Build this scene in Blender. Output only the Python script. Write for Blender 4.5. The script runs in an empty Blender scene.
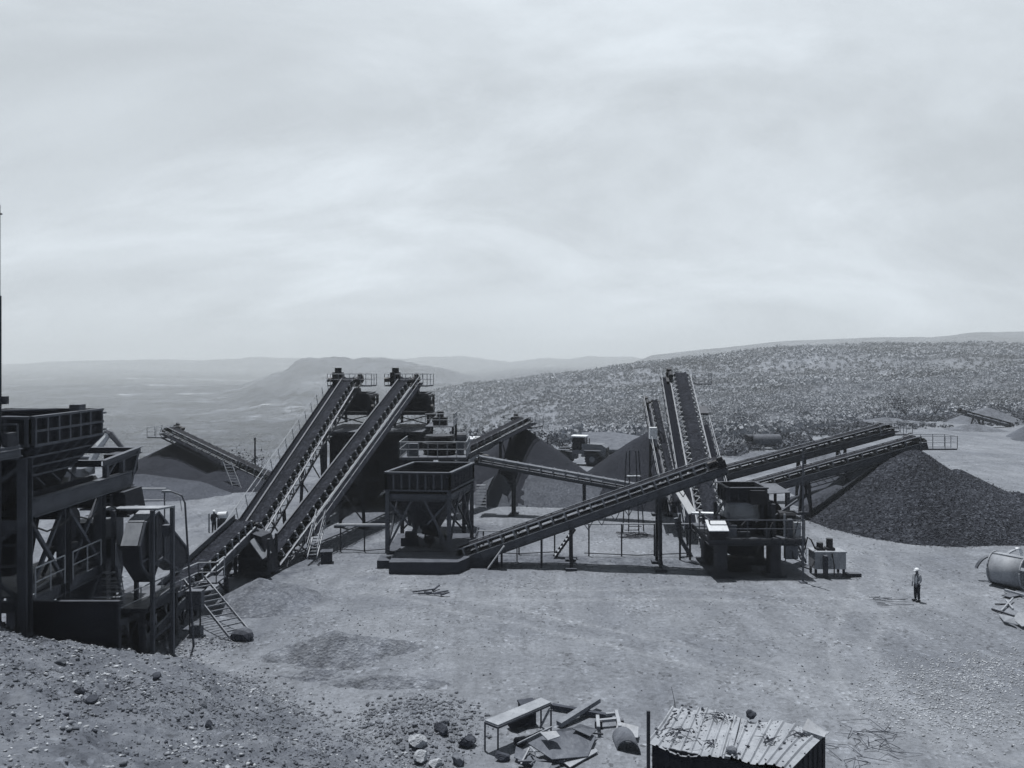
import bpy, math, random
import numpy as np
from mathutils import Vector as V, Matrix
random.seed(7); rng = np.random.default_rng(7)
SC = bpy.context.scene; COL = SC.collection
F, HC, HY = 760.0, 13.2, 360.0            # focal length in pixels, eye height over the yard, horizon row
ZU = V((0, 0, 1))
def P(px, py, Y): return V(((px-512)/F*Y, Y, HC-(py-HY)/F*Y))
def G(px, py, z=0.0): return P(px, py, F*(HC-z)/(py-HY))
def rad(a): return math.radians(a)

# ------------------------------------------------------------------ materials (grey-blue place, as photographed)
def C(v):
    k = [(.01, (.86, 1, 1.5)), (.10, (.89, 1, 1.24)), (.22, (.915, 1, 1.15)), (.7, (.945, 1, 1.07))]
    l = math.log(min(max(v, .01), .7))
    for (a, ca), (b, cb) in zip(k, k[1:]):
        if v <= b or b == .7:
            t = (l-math.log(a))/(math.log(b)-math.log(a))
            return tuple(v*(ca[i]+(cb[i]-ca[i])*t) for i in range(3))+(1,)
class NT:
    def __init__(s, name):
        s.m = bpy.data.materials.new(name); s.m.use_nodes = True
        s.t = s.m.node_tree; s.n = s.t.nodes; s.b = s.n['Principled BSDF']; s.co = s.n.new('ShaderNodeTexCoord').outputs['Object']
    def link(s, a, b): s.t.links.new(a, b)
    def noise(s, scale, detail=4, rough=.6, co=None, dist=0):
        n = s.n.new('ShaderNodeTexNoise'); n.inputs['Scale'].default_value = scale; n.inputs['Detail'].default_value = detail
        n.inputs['Roughness'].default_value = rough; n.inputs['Distortion'].default_value = dist
        s.link(co or s.co, n.inputs['Vector']); return n.outputs['Fac']
    def voro(s, scale, out='Distance', feature='F1', rnd=1.0, co=None):
        n = s.n.new('ShaderNodeTexVoronoi'); n.inputs['Scale'].default_value = scale; n.feature = feature
        n.inputs['Randomness'].default_value = rnd
        s.link(co or s.co, n.inputs['Vector']); return n.outputs[out]
    def mapping(s, sc, rot=(0, 0, 0)):
        n = s.n.new('ShaderNodeMapping'); n.inputs['Scale'].default_value = sc; n.inputs['Rotation'].default_value = rot
        s.link(s.co, n.inputs['Vector']); return n.outputs[0]
    def ramp(s, fac, stops):
        n = s.n.new('ShaderNodeValToRGB'); e = n.color_ramp.elements
        while len(e) < len(stops): e.new(.5)
        for el, (p, c) in zip(e, stops):
            el.position = p; el.color = c if isinstance(c, tuple) else (c, c, c, 1)
        s.link(fac, n.inputs[0]); return n.outputs[0]
    def mix(s, a, b, fac, mode='MIX'):
        n = s.n.new('ShaderNodeMix'); n.data_type = 'RGBA'; n.blend_type = mode
        for val, i in ((fac, 0), (a, 6), (b, 7)):
            if hasattr(val, 'node'): s.link(val, n.inputs[i])
            else: n.inputs[i].default_value = val
        return n.outputs[2]
    def math(s, op, a, b=0.0):
        n = s.n.new('ShaderNodeMath'); n.operation = op
        for i, val in enumerate((a, b)):
            if hasattr(val, 'node'): s.link(val, n.inputs[i])
            else: n.inputs[i].default_value = val
        return n.outputs[0]
    def bump(s, h, strength=.5, dist=.05):
        n = s.n.new('ShaderNodeBump'); n.inputs['Strength'].default_value = strength; n.inputs['Distance'].default_value = dist
        s.link(h, n.inputs['Height']); s.link(n.outputs[0], s.b.inputs['Normal'])
    def fin(s, col, rough=.7, metal=0.0, spec=.3):
        if hasattr(col, 'node'): s.link(col, s.b.inputs['Base Color'])
        else: s.b.inputs['Base Color'].default_value = col
        if hasattr(rough, 'node'): s.link(rough, s.b.inputs['Roughness'])
        else: s.b.inputs['Roughness'].default_value = rough
        s.b.inputs['Metallic'].default_value = metal; s.b.inputs['Specular IOR Level'].default_value = spec
        return s.m
def steel(name, v, var=.35, rough=.6, dust=.25, spec=.25, up=.0):
    n = NT(name)
    a = n.ramp(n.noise(1.3, 6, .65), [(.3, C(v*(1-var))), (.7, C(v*(1+var)))])
    f = n.ramp(n.noise(7, 5, .7), [(.5, 0.0), (.78, 1.0)])
    c = n.mix(a, C(min(v*2.6+.03, .5)), n.math('MULTIPLY', f, dust))
    st = n.ramp(n.noise(2.2, 5, .7, n.mapping((3, 3, .35))), [(.52, 0.0), (.75, 1.0)])
    c = n.mix(c, C(v*.45), n.math('MULTIPLY', st, .5))
    if up:
        g = n.n.new('ShaderNodeNewGeometry'); sx = n.n.new('ShaderNodeSeparateXYZ'); n.link(g.outputs['Normal'], sx.inputs[0])
        u = n.ramp(sx.outputs[2], [(.55, 0.0), (.9, 1.0)]); d = n.ramp(n.noise(1.7, 6, .7), [(.3, .25), (.65, 1.0)])
        c = n.mix(c, C(.20), n.math('MULTIPLY', n.math('MULTIPLY', u, d), up))
    n.bump(n.noise(30, 3), .12, .01)
    return n.fin(c, n.ramp(n.noise(4, 4), [(.3, rough-.12), (.7, min(1, rough+.2))]), 0, spec)
def grainy(name, lo, hi, scale, big=.5, bump=.8, bd=.08, bigs=.15):
    n = NT(name)
    v = n.voro(scale, 'Color'); g = n.n.new('ShaderNodeRGBToBW'); n.link(v, g.inputs[0])
    a = n.ramp(g.outputs[0], [(.1, C(lo)), (.75, C((lo+hi)*.5)), (.95, C(hi))])
    a = n.mix(a, C(lo*.6), n.math('MULTIPLY', n.ramp(n.voro(scale*.45), [(.35, 0.0), (.8, 1.0)]), .5))
    b = n.ramp(n.noise(bigs, 5, .6), [(.3, (1-big,)*3+(1,)), (.7, (1+big*.5,)*3+(1,))])
    c = n.mix(a, b, 1.0, 'MULTIPLY')
    n.bump(n.math('ADD', n.voro(scale), n.math('MULTIPLY', n.noise(scale*.3, 5), 1.5)), bump, bd)
    return n.fin(c, .95, 0, .1)
M = {}
M['steel'] = steel('dark_painted_steel', .036, up=.55)
M['grate'] = steel('dark_walkway_grating', .014, .2, .95, .1, .04)
M['steel2'] = steel('dark_plate_steel', .022, .45, .75, .32, .15, up=.45)
M['frame'] = steel('grey_painted_steel', .08, dust=.3, up=.6)
M['pale'] = steel('pale_galvanised_steel', .30, .25, .55, .2)
M['rail'] = steel('handrail_paint', .34, .2, .55, .1)
M['white'] = steel('white_painted_sheet', .72, .08, .5, .05)
M['roller'] = steel('worn_roller_steel', .20, .4, .5, .3)
M['black'] = steel('black_greasy_metal', .012, .4, .5, .15, up=.3)
M['conc'] = steel('weathered_concrete', .13, .3, .9, .3, .1)
M['concdark'] = steel('dusty_dark_concrete', .045, .3, .9, .3, .1, up=.5)
M['rubber'] = steel('conveyor_rubber', .02, .3, .8, .35, .2)
M['belt'] = grainy('ore_dusted_belt', .016, .06, 9, .3, .5, .04, .5)
M['dustbelt'] = steel('dusty_pale_belt', .24, .25, .85, .2, .1)
M['tyre'] = steel('dusty_tyre_rubber', .03, .3, .9, .4, .1)
M['glass'] = NT('dark_cab_glass').fin(C(.02), .1, 0, .5)
M['tank'] = steel('grey_tank_steel', .11, .25, .6, .2)
M['loader'] = steel('loader_paint', .16, .2, .5, .2)
M['wood'] = steel('weathered_timber', .2, .4, .9, .2, .1)
M['darkwood'] = steel('dark_timber', .06, .4, .9, .2, .1)
M['cloth_pale'] = steel('pale_shirt_cloth', .30, .15, .95, .1, .1)
M['cloth_dark'] = steel('dark_trouser_cloth', .03, .15, .95, .1, .1)
M['skin'] = NT('skin').fin(C(.09), .6)
M['rock'] = grainy('grey_rock', .13, .31, 9, .35, .5, .03, .9)
M['rockdark'] = grainy('dark_rock', .05, .14, 9, .35, .5, .03, .9)
M['stonepale'] = grainy('pale_gravel', .36, .62, 9, .3, .4, .02, .9)
M['ore'] = grainy('coarse_dark_ore', .016, .13, 7.5, .35, 1.0, .10)
M['orefine'] = grainy('fine_dark_ore', .026, .052, 14, .3, .5, .04)
M['orepale'] = grainy('grey_fines', .065, .12, 10, .35, .5, .05)
M['sand'] = grainy('pale_fines', .095, .17, 10, .3, .4, .04)
M['earthheap'] = grainy('loose_grey_earth', .13, .25, 9, .4, .6, .05, .6)
M['mound'] = grainy('loose_mound_earth', .15, .27, 8, .45, .9, .07, .9)
M['bark'] = steel('bark', .06, .3, .95, .1, .1)
def leafmat(name, a, b):
    n = NT(name); g = n.n.new('ShaderNodeNewGeometry')
    c = n.ramp(g.outputs['Random Per Island'], [(0, C(a)), (.6, C((a+b)/2)), (1, C(b))])
    big = n.ramp(n.noise(.012, 4, .6), [(.35, (.75,)*3+(1,)), (.65, (1.25,)*3+(1,))])
    return n.fin(n.mix(c, big, 1.0, 'MULTIPLY'), .9, 0, .1)
M['leaf'] = leafmat('bush_leaves', .03, .09)
M['scrub'] = leafmat('grey_scrub_leaves', .07, .2)
M['forest'] = leafmat('dry_forest_canopy', .235, .365)

def ground_mat():
    n = NT('yard_earth')
    big = n.ramp(n.noise(.11, 7, .66, dist=.5), [(.33, C(.165)), (.5, C(.212)), (.70, C(.26))])
    trk = n.ramp(n.noise(.55, 7, .7, n.mapping((1, .8, 1), (0, 0, .25)), dist=.7), [(.36, .75), (.52, 1.0), (.66, 1.2)])
    trk2 = n.ramp(n.noise(.5, 4, .65, n.mapping((1.6, .14, 1), (0, 0, -.55)), dist=.9), [(.44, .85), (.56, 1.06)])
    c = n.mix(big, trk, .5, 'MULTIPLY'); c = n.mix(c, trk2, .5, 'MULTIPLY')
    al = n.n.new('ShaderNodeAttribute'); al.attribute_name = 'lane'; al.attribute_type = 'GEOMETRY'
    c = n.mix(c, C(.36), n.math('MULTIPLY', al.outputs['Fac'], n.ramp(n.noise(1.1, 6, .7), [(.35, .1), (.65, .75)])))
    ad = n.n.new('ShaderNodeAttribute'); ad.attribute_name = 'spill'; ad.attribute_type = 'GEOMETRY'
    c = n.mix(c, C(.085), n.math('MULTIPLY', ad.outputs['Fac'], n.ramp(n.noise(1.4, 7, .75), [(.36, .15), (.62, .95)])))
    fine = n.ramp(n.noise(4, 9, .8), [(.32, .5), (.52, 1.0), (.72, 1.42)])
    c = n.mix(c, fine, .6, 'MULTIPLY')
    ab = n.n.new('ShaderNodeAttribute'); ab.attribute_name = 'bank'; ab.attribute_type = 'GEOMETRY'
    c = n.mix(c, n.ramp(n.noise(.8, 8, .75), [(.35, C(.085)), (.5, C(.14)), (.68, C(.22))]), n.math('MULTIPLY', ab.outputs['Fac'], .85))
    vb = n.n.new('ShaderNodeRGBToBW'); n.link(n.voro(7, 'Color'), vb.inputs[0])
    peb = n.ramp(vb.outputs[0], [(.1, .45), (.32, 1.0), (.75, 1.0), (.95, 1.7)])
    msk = n.ramp(n.noise(.35, 5, .7), [(.42, 0.1), (.6, 1.0)])
    c = n.mix(c, n.mix((1, 1, 1, 1), peb, msk), .9, 'MULTIPLY')
    # land cover by attribute: 1 = scrub-covered country beyond the yard, pale fields in it
    at = n.n.new('ShaderNodeAttribute'); at.attribute_name = 'cover'; at.attribute_type = 'GEOMETRY'
    veg = n.mix(n.ramp(n.noise(.05, 8, .75), [(.3, C(.14)), (.55, C(.20)), (.75, C(.25))]), n.ramp(n.noise(.009, 7, .7), [(.38, .7), (.62, 1.2)]), 1.0, 'MULTIPLY')
    fld = n.mix(n.ramp(n.noise(.0035, 9, .74, n.mapping((1, 1.6, 1))), [(.40, C(.03)), (.54, C(.075)), (.62, C(.14)), (.69, C(.5))]), n.ramp(n.noise(.03, 5, .75), [(.38, .28), (.6, 1.35)]), 1.0, 'MULTIPLY')
    at2 = n.n.new('ShaderNodeAttribute'); at2.attribute_name = 'plain'; at2.attribute_type = 'GEOMETRY'
    veg = n.mix(veg, fld, at2.outputs['Fac'])
    c = n.mix(c, veg, at.outputs['Fac'])
    h = n.math('ADD', n.math('MULTIPLY', n.noise(2.2, 9, .72), 1.0), n.math('MULTIPLY', n.voro(7), .25))
    n.bump(h, .75, .16)
    return n.fin(c, .95, 0, .08)
M['ground'] = ground_mat()

# ------------------------------------------------------------------ mesh builder
WM = {}
def W(o): return WM.get(o.name, Matrix.Identity(4))
class MB:
    def __init__(s, fr=None): s.v = []; s.f = []; s.fr = fr or Matrix.Identity(4)
    def add(s, vs, fs):
        k = len(s.v); s.v += [s.fr @ V(p) for p in vs]; s.f += [tuple(i+k for i in f) for f in fs]; return s
    def hexa(s, p):   # 8 points: bottom ring 0-3, top ring 4-7
        return s.add(p, [(3, 2, 1, 0), (4, 5, 6, 7), (0, 1, 5, 4), (1, 2, 6, 5), (2, 3, 7, 6), (3, 0, 4, 7)])
    def box(s, c, d, rz=0.0):
        c = V(c); R = Matrix.Rotation(rz, 3, 'Z'); x, y, z = d[0]/2, d[1]/2, d[2]/2
        return s.hexa([c+R @ V(q) for q in ((-x, -y, -z), (x, -y, -z), (x, y, -z), (-x, y, -z), (-x, -y, z), (x, -y, z), (x, y, z), (-x, y, z))])
    def b2(s, x0, x1, y0, y1, z0, z1): return s.box(((x0+x1)/2, (y0+y1)/2, (z0+z1)/2), (x1-x0, y1-y0, z1-z0))
    def basis(s, a, b, up=None):
        u = (b-a).normalized(); up = V(up) if up else ZU
        if abs(u.dot(up)) > .97: up = V((0, 1, 0)) if abs(u.y) < .9 else V((1, 0, 0))
        v = u.cross(up).normalized(); return u, v, v.cross(u)
    def bar(s, a, b, w, h=None, up=None):
        a, b = V(a), V(b); h = h or w; u, v, n = s.basis(a, b, up); v = v*w/2; n = n*h/2
        return s.hexa([a-v-n, a+v-n, b+v-n, b-v-n, a-v+n, a+v+n, b+v+n, b-v+n])
    def ib(s, a, b, w, h, up=None, t=.035):   # I-section
        a, b = V(a), V(b); u, v, n = s.basis(a, b, up)
        s.bar(a, b, t, h-2*t, up)
        for k in (1, -1): s.bar(a+n*k*(h-t)/2, b+n*k*(h-t)/2, w, t, up)
        return s
    def tube(s, a, b, r, n=8, r2=None, cap=True):
        a, b = V(a), V(b); r2 = r if r2 is None else r2; u, v, w = s.basis(a, b); k = []
        for c, q in ((a, r), (b, r2)): k += [c+(v*math.cos(2*math.pi*i/n)+w*math.sin(2*math.pi*i/n))*q for i in range(n)]
        f = [(i, (i+1) % n, n+(i+1) % n, n+i) for i in range(n)]
        if cap: f += [tuple(range(n-1, -1, -1)), tuple(range(n, 2*n))]
        return s.add(k, f)
    def path(s, pts, r, n=6):
        pts = [V(p) for p in pts]; k = []; f = []
        for i, p in enumerate(pts):
            a = pts[max(i-1, 0)]; b = pts[min(i+1, len(pts)-1)]; u, v, w = s.basis(a, b)
            rr = r[i] if isinstance(r, (list, tuple)) else r
            k += [p+(v*math.cos(2*math.pi*j/n)+w*math.sin(2*math.pi*j/n))*rr for j in range(n)]
        for i in range(len(pts)-1): f += [(i*n+j, i*n+(j+1) % n, (i+1)*n+(j+1) % n, (i+1)*n+j) for j in range(n)]
        f += [tuple(range(n-1, -1, -1)), tuple(range((len(pts)-1)*n, len(pts)*n))]
        return s.add(k, f)
    def prism(s, poly, vec):
        poly = [V(p) for p in poly]; vec = V(vec); n = len(poly)
        return s.add(poly+[p+vec for p in poly], [tuple(range(n-1, -1, -1)), tuple(range(n, 2*n))]+[(i, (i+1) % n, n+(i+1) % n, n+i) for i in range(n)])
    def lathe(s, a, axis, prof, n=20):   # prof: (distance along axis, radius)
        a = V(a); u = V(axis).normalized(); u, v, w = s.basis(a, a+u); k = []; f = []
        for d, r in prof: k += [a+u*d+(v*math.cos(2*math.pi*i/n)+w*math.sin(2*math.pi*i/n))*r for i in range(n)]
        for j in range(len(prof)-1): f += [(j*n+i, j*n+(i+1) % n, (j+1)*n+(i+1) % n, (j+1)*n+i) for i in range(n)]
        f += [tuple(range(n-1, -1, -1)), tuple(range((len(prof)-1)*n, len(prof)*n))]
        return s.add(k, f)
    def rail(s, pts, h=1.05, step=1.5, r=.028, mid=True, up=None):
        pts = [V(p) for p in pts]; up = V(up) if up else ZU
        for a, b in zip(pts, pts[1:]):
            m = max(1, int(round((b-a).length/step)))
            for i in range(m+1):
                q = a.lerp(b, i/m); s.tube(q, q+up*h, r, 5)
            s.tube(a+up*h, b+up*h, r*1.1, 5)
            if mid: s.tube(a+up*h*.52, b+up*h*.52, r*.8, 5)
        return s
    def build(s, name, mat, parent=None, smooth=False, origin=None):
        inv = W(parent).inverted() if parent else Matrix.Translation(-V(origin or (0, 0, 0)))
        me = bpy.data.meshes.new(name); me.from_pydata([inv @ p for p in s.v], [], s.f)
        me.materials.append(M[mat] if isinstance(mat, str) else mat); me.update()
        if smooth: me.shade_smooth()
        o = bpy.data.objects.new(name, me); COL.objects.link(o)
        if parent: o.parent = parent; WM[o.name] = W(parent)
        elif origin is not None: o.location = V(origin); WM[o.name] = Matrix.Translation(V(origin))
        return o
def tag(o, label, cat, group=None, kind=None):
    o['label'] = label; o['category'] = cat
    if group: o['group'] = group
    if kind: o['kind'] = kind
    return o
def thing(name, label, cat, loc, frame=None, group=None):
    o = bpy.data.objects.new(name, None); COL.objects.link(o); o.empty_display_size = .3
    m = frame if frame is not None else Matrix.Translation(V(loc))
    o.matrix_world = m; WM[o.name] = m.copy(); return tag(o, label, cat, group)
def single(mb, name, mat, label, cat, loc, group=None, kind=None, smooth=False):
    return tag(mb.build(name, mat, None, smooth, loc), label, cat, group, kind)
def copypart(o, parent, mat_local):
    c = o.copy(); COL.objects.link(c); c.parent = parent; c.matrix_local = mat_local; WM[c.name] = W(parent); return c

# ------------------------------------------------------------------ numpy noise
def hash2(ix, iy, seed):
    h = (ix.astype(np.int64)*374761393+iy.astype(np.int64)*668265263+seed*1442695041) & 0xFFFFFFFF
    h = ((h ^ (h >> 13))*1274126177) & 0xFFFFFFFF
    return ((h ^ (h >> 16)) & 0xFFFF)/65535.0
def vnoise(x, y, seed=0):
    ix, iy = np.floor(x), np.floor(y); fx, fy = x-ix, y-iy; fx = fx*fx*(3-2*fx); fy = fy*fy*(3-2*fy)
    a, b, c, d = hash2(ix, iy, seed), hash2(ix+1, iy, seed), hash2(ix, iy+1, seed), hash2(ix+1, iy+1, seed)
    return (a*(1-fx)+b*fx)*(1-fy)+(c*(1-fx)+d*fx)*fy
def fbm(x, y, s, o=4, seed=0):
    t = 0; amp = .5
    for i in range(o): t = t+amp*(vnoise(x/s+i*17.3, y/s-i*9.1, seed+i)-.5); s *= .5; amp *= .55
    return t
def sstep(a, b, x): t = np.clip((x-a)/(b-a), 0, 1); return t*t*(3-2*t)

# ------------------------------------------------------------------ the terrain
EDGE = ([-700, 60, 250, 420, 540, 600, 680, 760, 850, 900, 1024, 1800], [88, 90, 92, 100, 106, 116, 114, 120, 146, 164, 176, 190])
def bank(x, y):
    b = .3*(-2.3-x)+.35*(24.6-y)-.28
    b = np.maximum(b, 11.4-1.1*np.maximum(y-1, 0)); b = np.minimum(b, 11.5+.0*x)
    yw = np.where(x < -14.6, 28.15, 28.15+(x+14.6)*2.4)
    return b*np.clip(1-(y-yw)/np.where(x < -14.6, .25, 2.0), 0, 1)
def yard(x, y):
    b = bank(x, y); k = sstep(-.3, 1.2, b)
    z = np.where(b > 0, b, 0)+.25*np.exp(-np.abs(b)/.45)*k*(1-k)
    z = z+k*(fbm(x, y, 3.6, 5, 3)*1.3+fbm(x, y, .7, 4, 11)*.4+np.abs(fbm(x+y*.3, y, 1.3, 3, 5))*.45)
    z = z+(1-k)*(fbm(x, y, 7, 5, 21)*.26+fbm(x, y, .9, 3, 8)*.08+fbm(x, y, .3, 2, 9)*.03)
    for cx, cy, rx, ry, h in ((-3.5, 27.0, 1.5, 1.6, .45), (-3, 37, 1.5, .8, .2)):
        d = ((x-cx)/rx)**2+((y-cy)/ry)**2
        z = z+h*np.exp(-d)*(1+.8*fbm(x, y, .8, 3, 4))
    return z
def prof(px, xs, ys): return np.interp(px, xs, ys)
def country(px, Y):
    x = (px-512)/F*Y
    right = sstep(330, 560, px)
    zl = -100+prof(px, [0, 300, 512], [0, 0, 8])
    low = zl*(1-right)+(-16)*right+14*sstep(900, 1100, px)
    e = np.interp(px, *EDGE)
    start = np.clip((Y-e)/(np.where(px < 450, 260, 130)), 0, 1); start = start*start*(3-2*start)
    z = low*start
    def ridge(D, Y0, xs, ys, back, pw=1.1, rough=0, rs=100):
        top = HC+(HY-prof(px, xs, ys))/F*D+rough*fbm(x, Y*0+D, rs, 5, int(D))
        t = np.clip((Y-Y0)/(D-Y0), 0, 1)**pw; dn = 1-sstep(0, 1, (Y-D)/back)
        return low+(top-low)*np.where(Y <= D, t, dn)
    r1 = ridge(820, 230, [330, 430, 470, 520, 562, 600, 637, 687, 737, 787, 812, 937, 1012, 1100, 1800], [480, 396, 386, 381, 377, 371, 366, 359, 353.5, 348.5, 347, 344, 345, 347, 349], 500, 1.0, 5, 45)
    r1 = r1+right*fbm(x, Y, 130, 5, 77)*22*sstep(230, 420, Y)*(1-sstep(640, 820, Y))
    m = ridge(2000, 1250, [120, 190, 240, 262, 284, 296, 307, 340, 380, 400, 430, 445, 500, 560, 700], [418, 402, 387, 377, 371, 362, 359.5, 357.5, 357.5, 360.5, 367, 372, 380, 388, 400], 900, 1.5, 28, 60)
    m = m+fbm(x, Y*.5, 150, 5, 91)*55*sstep(1250, 1700, Y)*(1-sstep(1850, 2000, Y))*sstep(180, 300, px)*(1-sstep(440, 560, px))
    r2 = ridge(2300, 1500, [560, 630, 652, 712, 787, 862, 892, 935, 950, 972, 1024, 1200, 1800], [385, 364, 355, 348, 340.5, 337.5, 337, 336.5, 335, 332, 331, 333, 340], 1500, 1.2, 4, 300)
    far = ridge(4600, 3600, [-700, 0, 60, 120, 240, 250, 262, 290, 330, 380, 450, 460, 500, 512, 540, 567, 587, 632, 645, 700, 1800], [363, 365, 362, 360.5, 359.5, 358, 357, 358, 359, 357.5, 357, 356, 360, 362, 358, 359, 356.5, 357, 360, 363, 362], 3000, .8, 30, 120)
    far2 = ridge(3500, 2700, [-700, 0, 120, 200, 280, 420, 560], [372, 371, 369, 372, 378, 385, 390], 2500, .8, 18, 260)
    z = np.maximum.reduce([z, r1, m, r2, far, far2])
    return z+fbm(x, Y, 45, 4, 31)*3.5*sstep(150, 400, Y)
pxs = np.concatenate([np.linspace(-900, -60, 90), np.linspace(-55, 1080, 640), np.linspace(1085, 1900, 90)])
Ys = np.concatenate([np.geomspace(2, 9, 24)[:-1], np.linspace(9, 45, 280)[:-1], np.geomspace(45, 150, 150)[:-1], np.geomspace(150, 7000, 190)])
PXg, Yg = np.meshgrid(pxs, Ys); Xg = (PXg-512)/F*Yg
eg = np.interp(PXg, *EDGE)+fbm(Xg, Yg, 30, 3, 15)*8
wy = 1-sstep(0, 14, Yg-eg)
Zg = np.where(Yg < 150, 0, 0)+yard(Xg, Yg)*wy+country(PXg, Yg)*(1-wy)
def grid_mesh(name, X, Y, Z):
    r, c = X.shape; me = bpy.data.meshes.new(name)
    co = np.stack([X, Y, Z], -1).reshape(-1, 3).astype(np.float32)
    i = (np.arange(r-1)[:, None]*c+np.arange(c-1)[None]).reshape(-1)
    q = np.stack([i, i+1, i+c+1, i+c], -1).astype(np.int32)
    me.vertices.add(len(co)); me.vertices.foreach_set('co', co.ravel())
    me.loops.add(q.size); me.loops.foreach_set('vertex_index', q.ravel())
    me.polygons.add(len(q)); me.polygons.foreach_set('loop_start', np.arange(0, q.size, 4, dtype=np.int32))
    me.update(calc_edges=True); me.validate(); return me
me = grid_mesh('ground', Xg, Yg, Zg); me.materials.append(M['ground']); me.shade_smooth()
def lane(pts, w):   # compacted wheel lanes left by trucks
    d = np.full(Xg.shape, 99.0)
    for (ax_, ay_), (bx_, by_) in zip(pts, pts[1:]):
        t = np.clip(((Xg-ax_)*(bx_-ax_)+(Yg-ay_)*(by_-ay_))/((bx_-ax_)**2+(by_-ay_)**2), 0, 1); d = np.minimum(d, np.hypot(Xg-ax_-t*(bx_-ax_), Yg-ay_-t*(by_-ay_)))
    d = d+fbm(Xg, Yg, 2.5, 3, 33)*.5
    return np.exp(-((d-w)/.28)**2)
ln = np.zeros(Xg.shape)
for pts, w in (([(-6, 43), (2, 38), (9, 33), (16, 27), (22, 21)], .95), ([(24, 52), (20, 42), (16, 36), (14, 30), (13, 22)], .95), ([(-9, 44), (0, 42.5), (9, 43), (19, 41), (27, 44)], .95), ([(10, 80), (18, 74), (28, 88), (44, 105), (70, 118)], 1.2), ([(40, 90), (60, 98), (95, 112)], 1.3)):
    ln = np.maximum(ln, lane(pts, w)*.5)
at = me.attributes.new('bank', 'FLOAT', 'POINT'); at.data.foreach_set('value', sstep(-.2, .5, bank(Xg, Yg)+fbm(Xg, Yg, 2, 4, 71)*1.2).ravel().astype(np.float32))
at = me.attributes.new('lane', 'FLOAT', 'POINT'); at.data.foreach_set('value', (ln*wy).ravel().astype(np.float32))
sp_ = np.zeros(Xg.shape)
for (ax_, ay_, bx_, by_, w) in ((-5.5, 50, 13, 49, 1.6), (13, 48, 17, 48, 2.6), (-17, 35, -15, 47, 1.8), (-14.5, 47, -9, 66, 2.2), (-12, 66, -8, 74, 5), (-5, 52, -4, 58, 4), (15, 54, 17, 74, 2.5), (21, 64, 32, 64, 2.0), (-30, 80, -22, 79, 3)):
    t = np.clip(((Xg-ax_)*(bx_-ax_)+(Yg-ay_)*(by_-ay_))/((bx_-ax_)**2+(by_-ay_)**2), 0, 1); d = np.hypot(Xg-ax_-t*(bx_-ax_), Yg-ay_-t*(by_-ay_))+fbm(Xg, Yg, 3, 4, 44)*2.2
    sp_ = np.maximum(sp_, 1-sstep(w*.35, w*1.25, d))
at = me.attributes.new('spill', 'FLOAT', 'POINT'); at.data.foreach_set('value', (sp_*wy).ravel().astype(np.float32))
at = me.attributes.new('cover', 'FLOAT', 'POINT'); at.data.foreach_set('value', (1-wy).ravel().astype(np.float32))
pl = (1-sstep(-85, -40, Zg))+sstep(1000, 1500, Yg)*.6
at = me.attributes.new('plain', 'FLOAT', 'POINT'); at.data.foreach_set('value', np.clip(pl, 0, 1).ravel().astype(np.float32))
gr = bpy.data.objects.new('ground', me); COL.objects.link(gr); gr['kind'] = 'structure'
gr['label'] = 'bare grey earth of the yard running out to scrub hills and plain'; gr['category'] = 'ground'
def ysurf(x, y): return float(yard(np.array([x], float), np.array([y], float))[0])
def on_bank(px, py):
    a, b = (px-512)/F, (py-HY)/F; lo, hi = 4.0, 60.0
    for Y in np.arange(6, 60, .05):
        if HC-b*Y <= ysurf(a*Y, Y): return V((a*Y, Y, ysurf(a*Y, Y)))
    return G(px, py)

# ------------------------------------------------------------------ rocks, trees
def ico(sub):
    import bmesh
    bm = bmesh.new(); bmesh.ops.create_icosphere(bm, subdivisions=sub, radius=1)
    v = np.array([x.co[:] for x in bm.verts]); f = np.array([[q.index for q in p.verts] for p in bm.faces]); bm.free(); return v, f
I1, I2, I3 = ico(1), ico(2), ico(4)
CHIP = (np.array([(x, y, z) for z in (-1, 1) for y in (-1, 1) for x in (-1, 1)])*.62, np.array([(0, 2, 3), (0, 3, 1), (4, 5, 7), (4, 7, 6), (0, 1, 5), (0, 5, 4), (1, 3, 7), (1, 7, 5), (3, 2, 6), (3, 6, 7), (2, 0, 4), (2, 4, 6)]))
def scatter(name, mat, base, pos, size, label, cat, flat=.65, jit=.42, tall=1.0):
    v, f = base; n = len(pos); k = 12
    from mathutils import Euler
    protos = [((v+rng.uniform(-jit, jit, v.shape)*.8)*rng.uniform(.6, 1.3, (1, 3))) @ np.array(Euler((random.uniform(-.5, .5), random.uniform(-.5, .5), random.uniform(0, 6))).to_matrix())*np.array([1, 1, flat*tall]) for _ in range(k)]
    pid = rng.integers(0, k, n); an = rng.uniform(0, 6.28, n); ca, sa = np.cos(an), np.sin(an)
    vs = np.stack(protos)[pid]
    x = vs[:, :, 0]*ca[:, None]-vs[:, :, 1]*sa[:, None]; y = vs[:, :, 0]*sa[:, None]+vs[:, :, 1]*ca[:, None]
    co = np.stack([x, y, vs[:, :, 2]], -1)*size[:, None, None]+pos[:, None, :]
    fs = (f[None]+(np.arange(n)*len(v))[:, None, None]).reshape(-1, 3).astype(np.int32)
    me = bpy.data.meshes.new(name); co = co.reshape(-1, 3).astype(np.float32)
    me.vertices.add(len(co)); me.vertices.foreach_set('co', co.ravel())
    me.loops.add(fs.size); me.loops.foreach_set('vertex_index', fs.ravel())
    me.polygons.add(len(fs)); me.polygons.foreach_set('loop_start', np.arange(0, fs.size, 3, dtype=np.int32))
    me.update(calc_edges=True); me.materials.append(M[mat])
    o = bpy.data.objects.new(name, me); COL.objects.link(o); return tag(o, label, cat, None, 'stuff')
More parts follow.
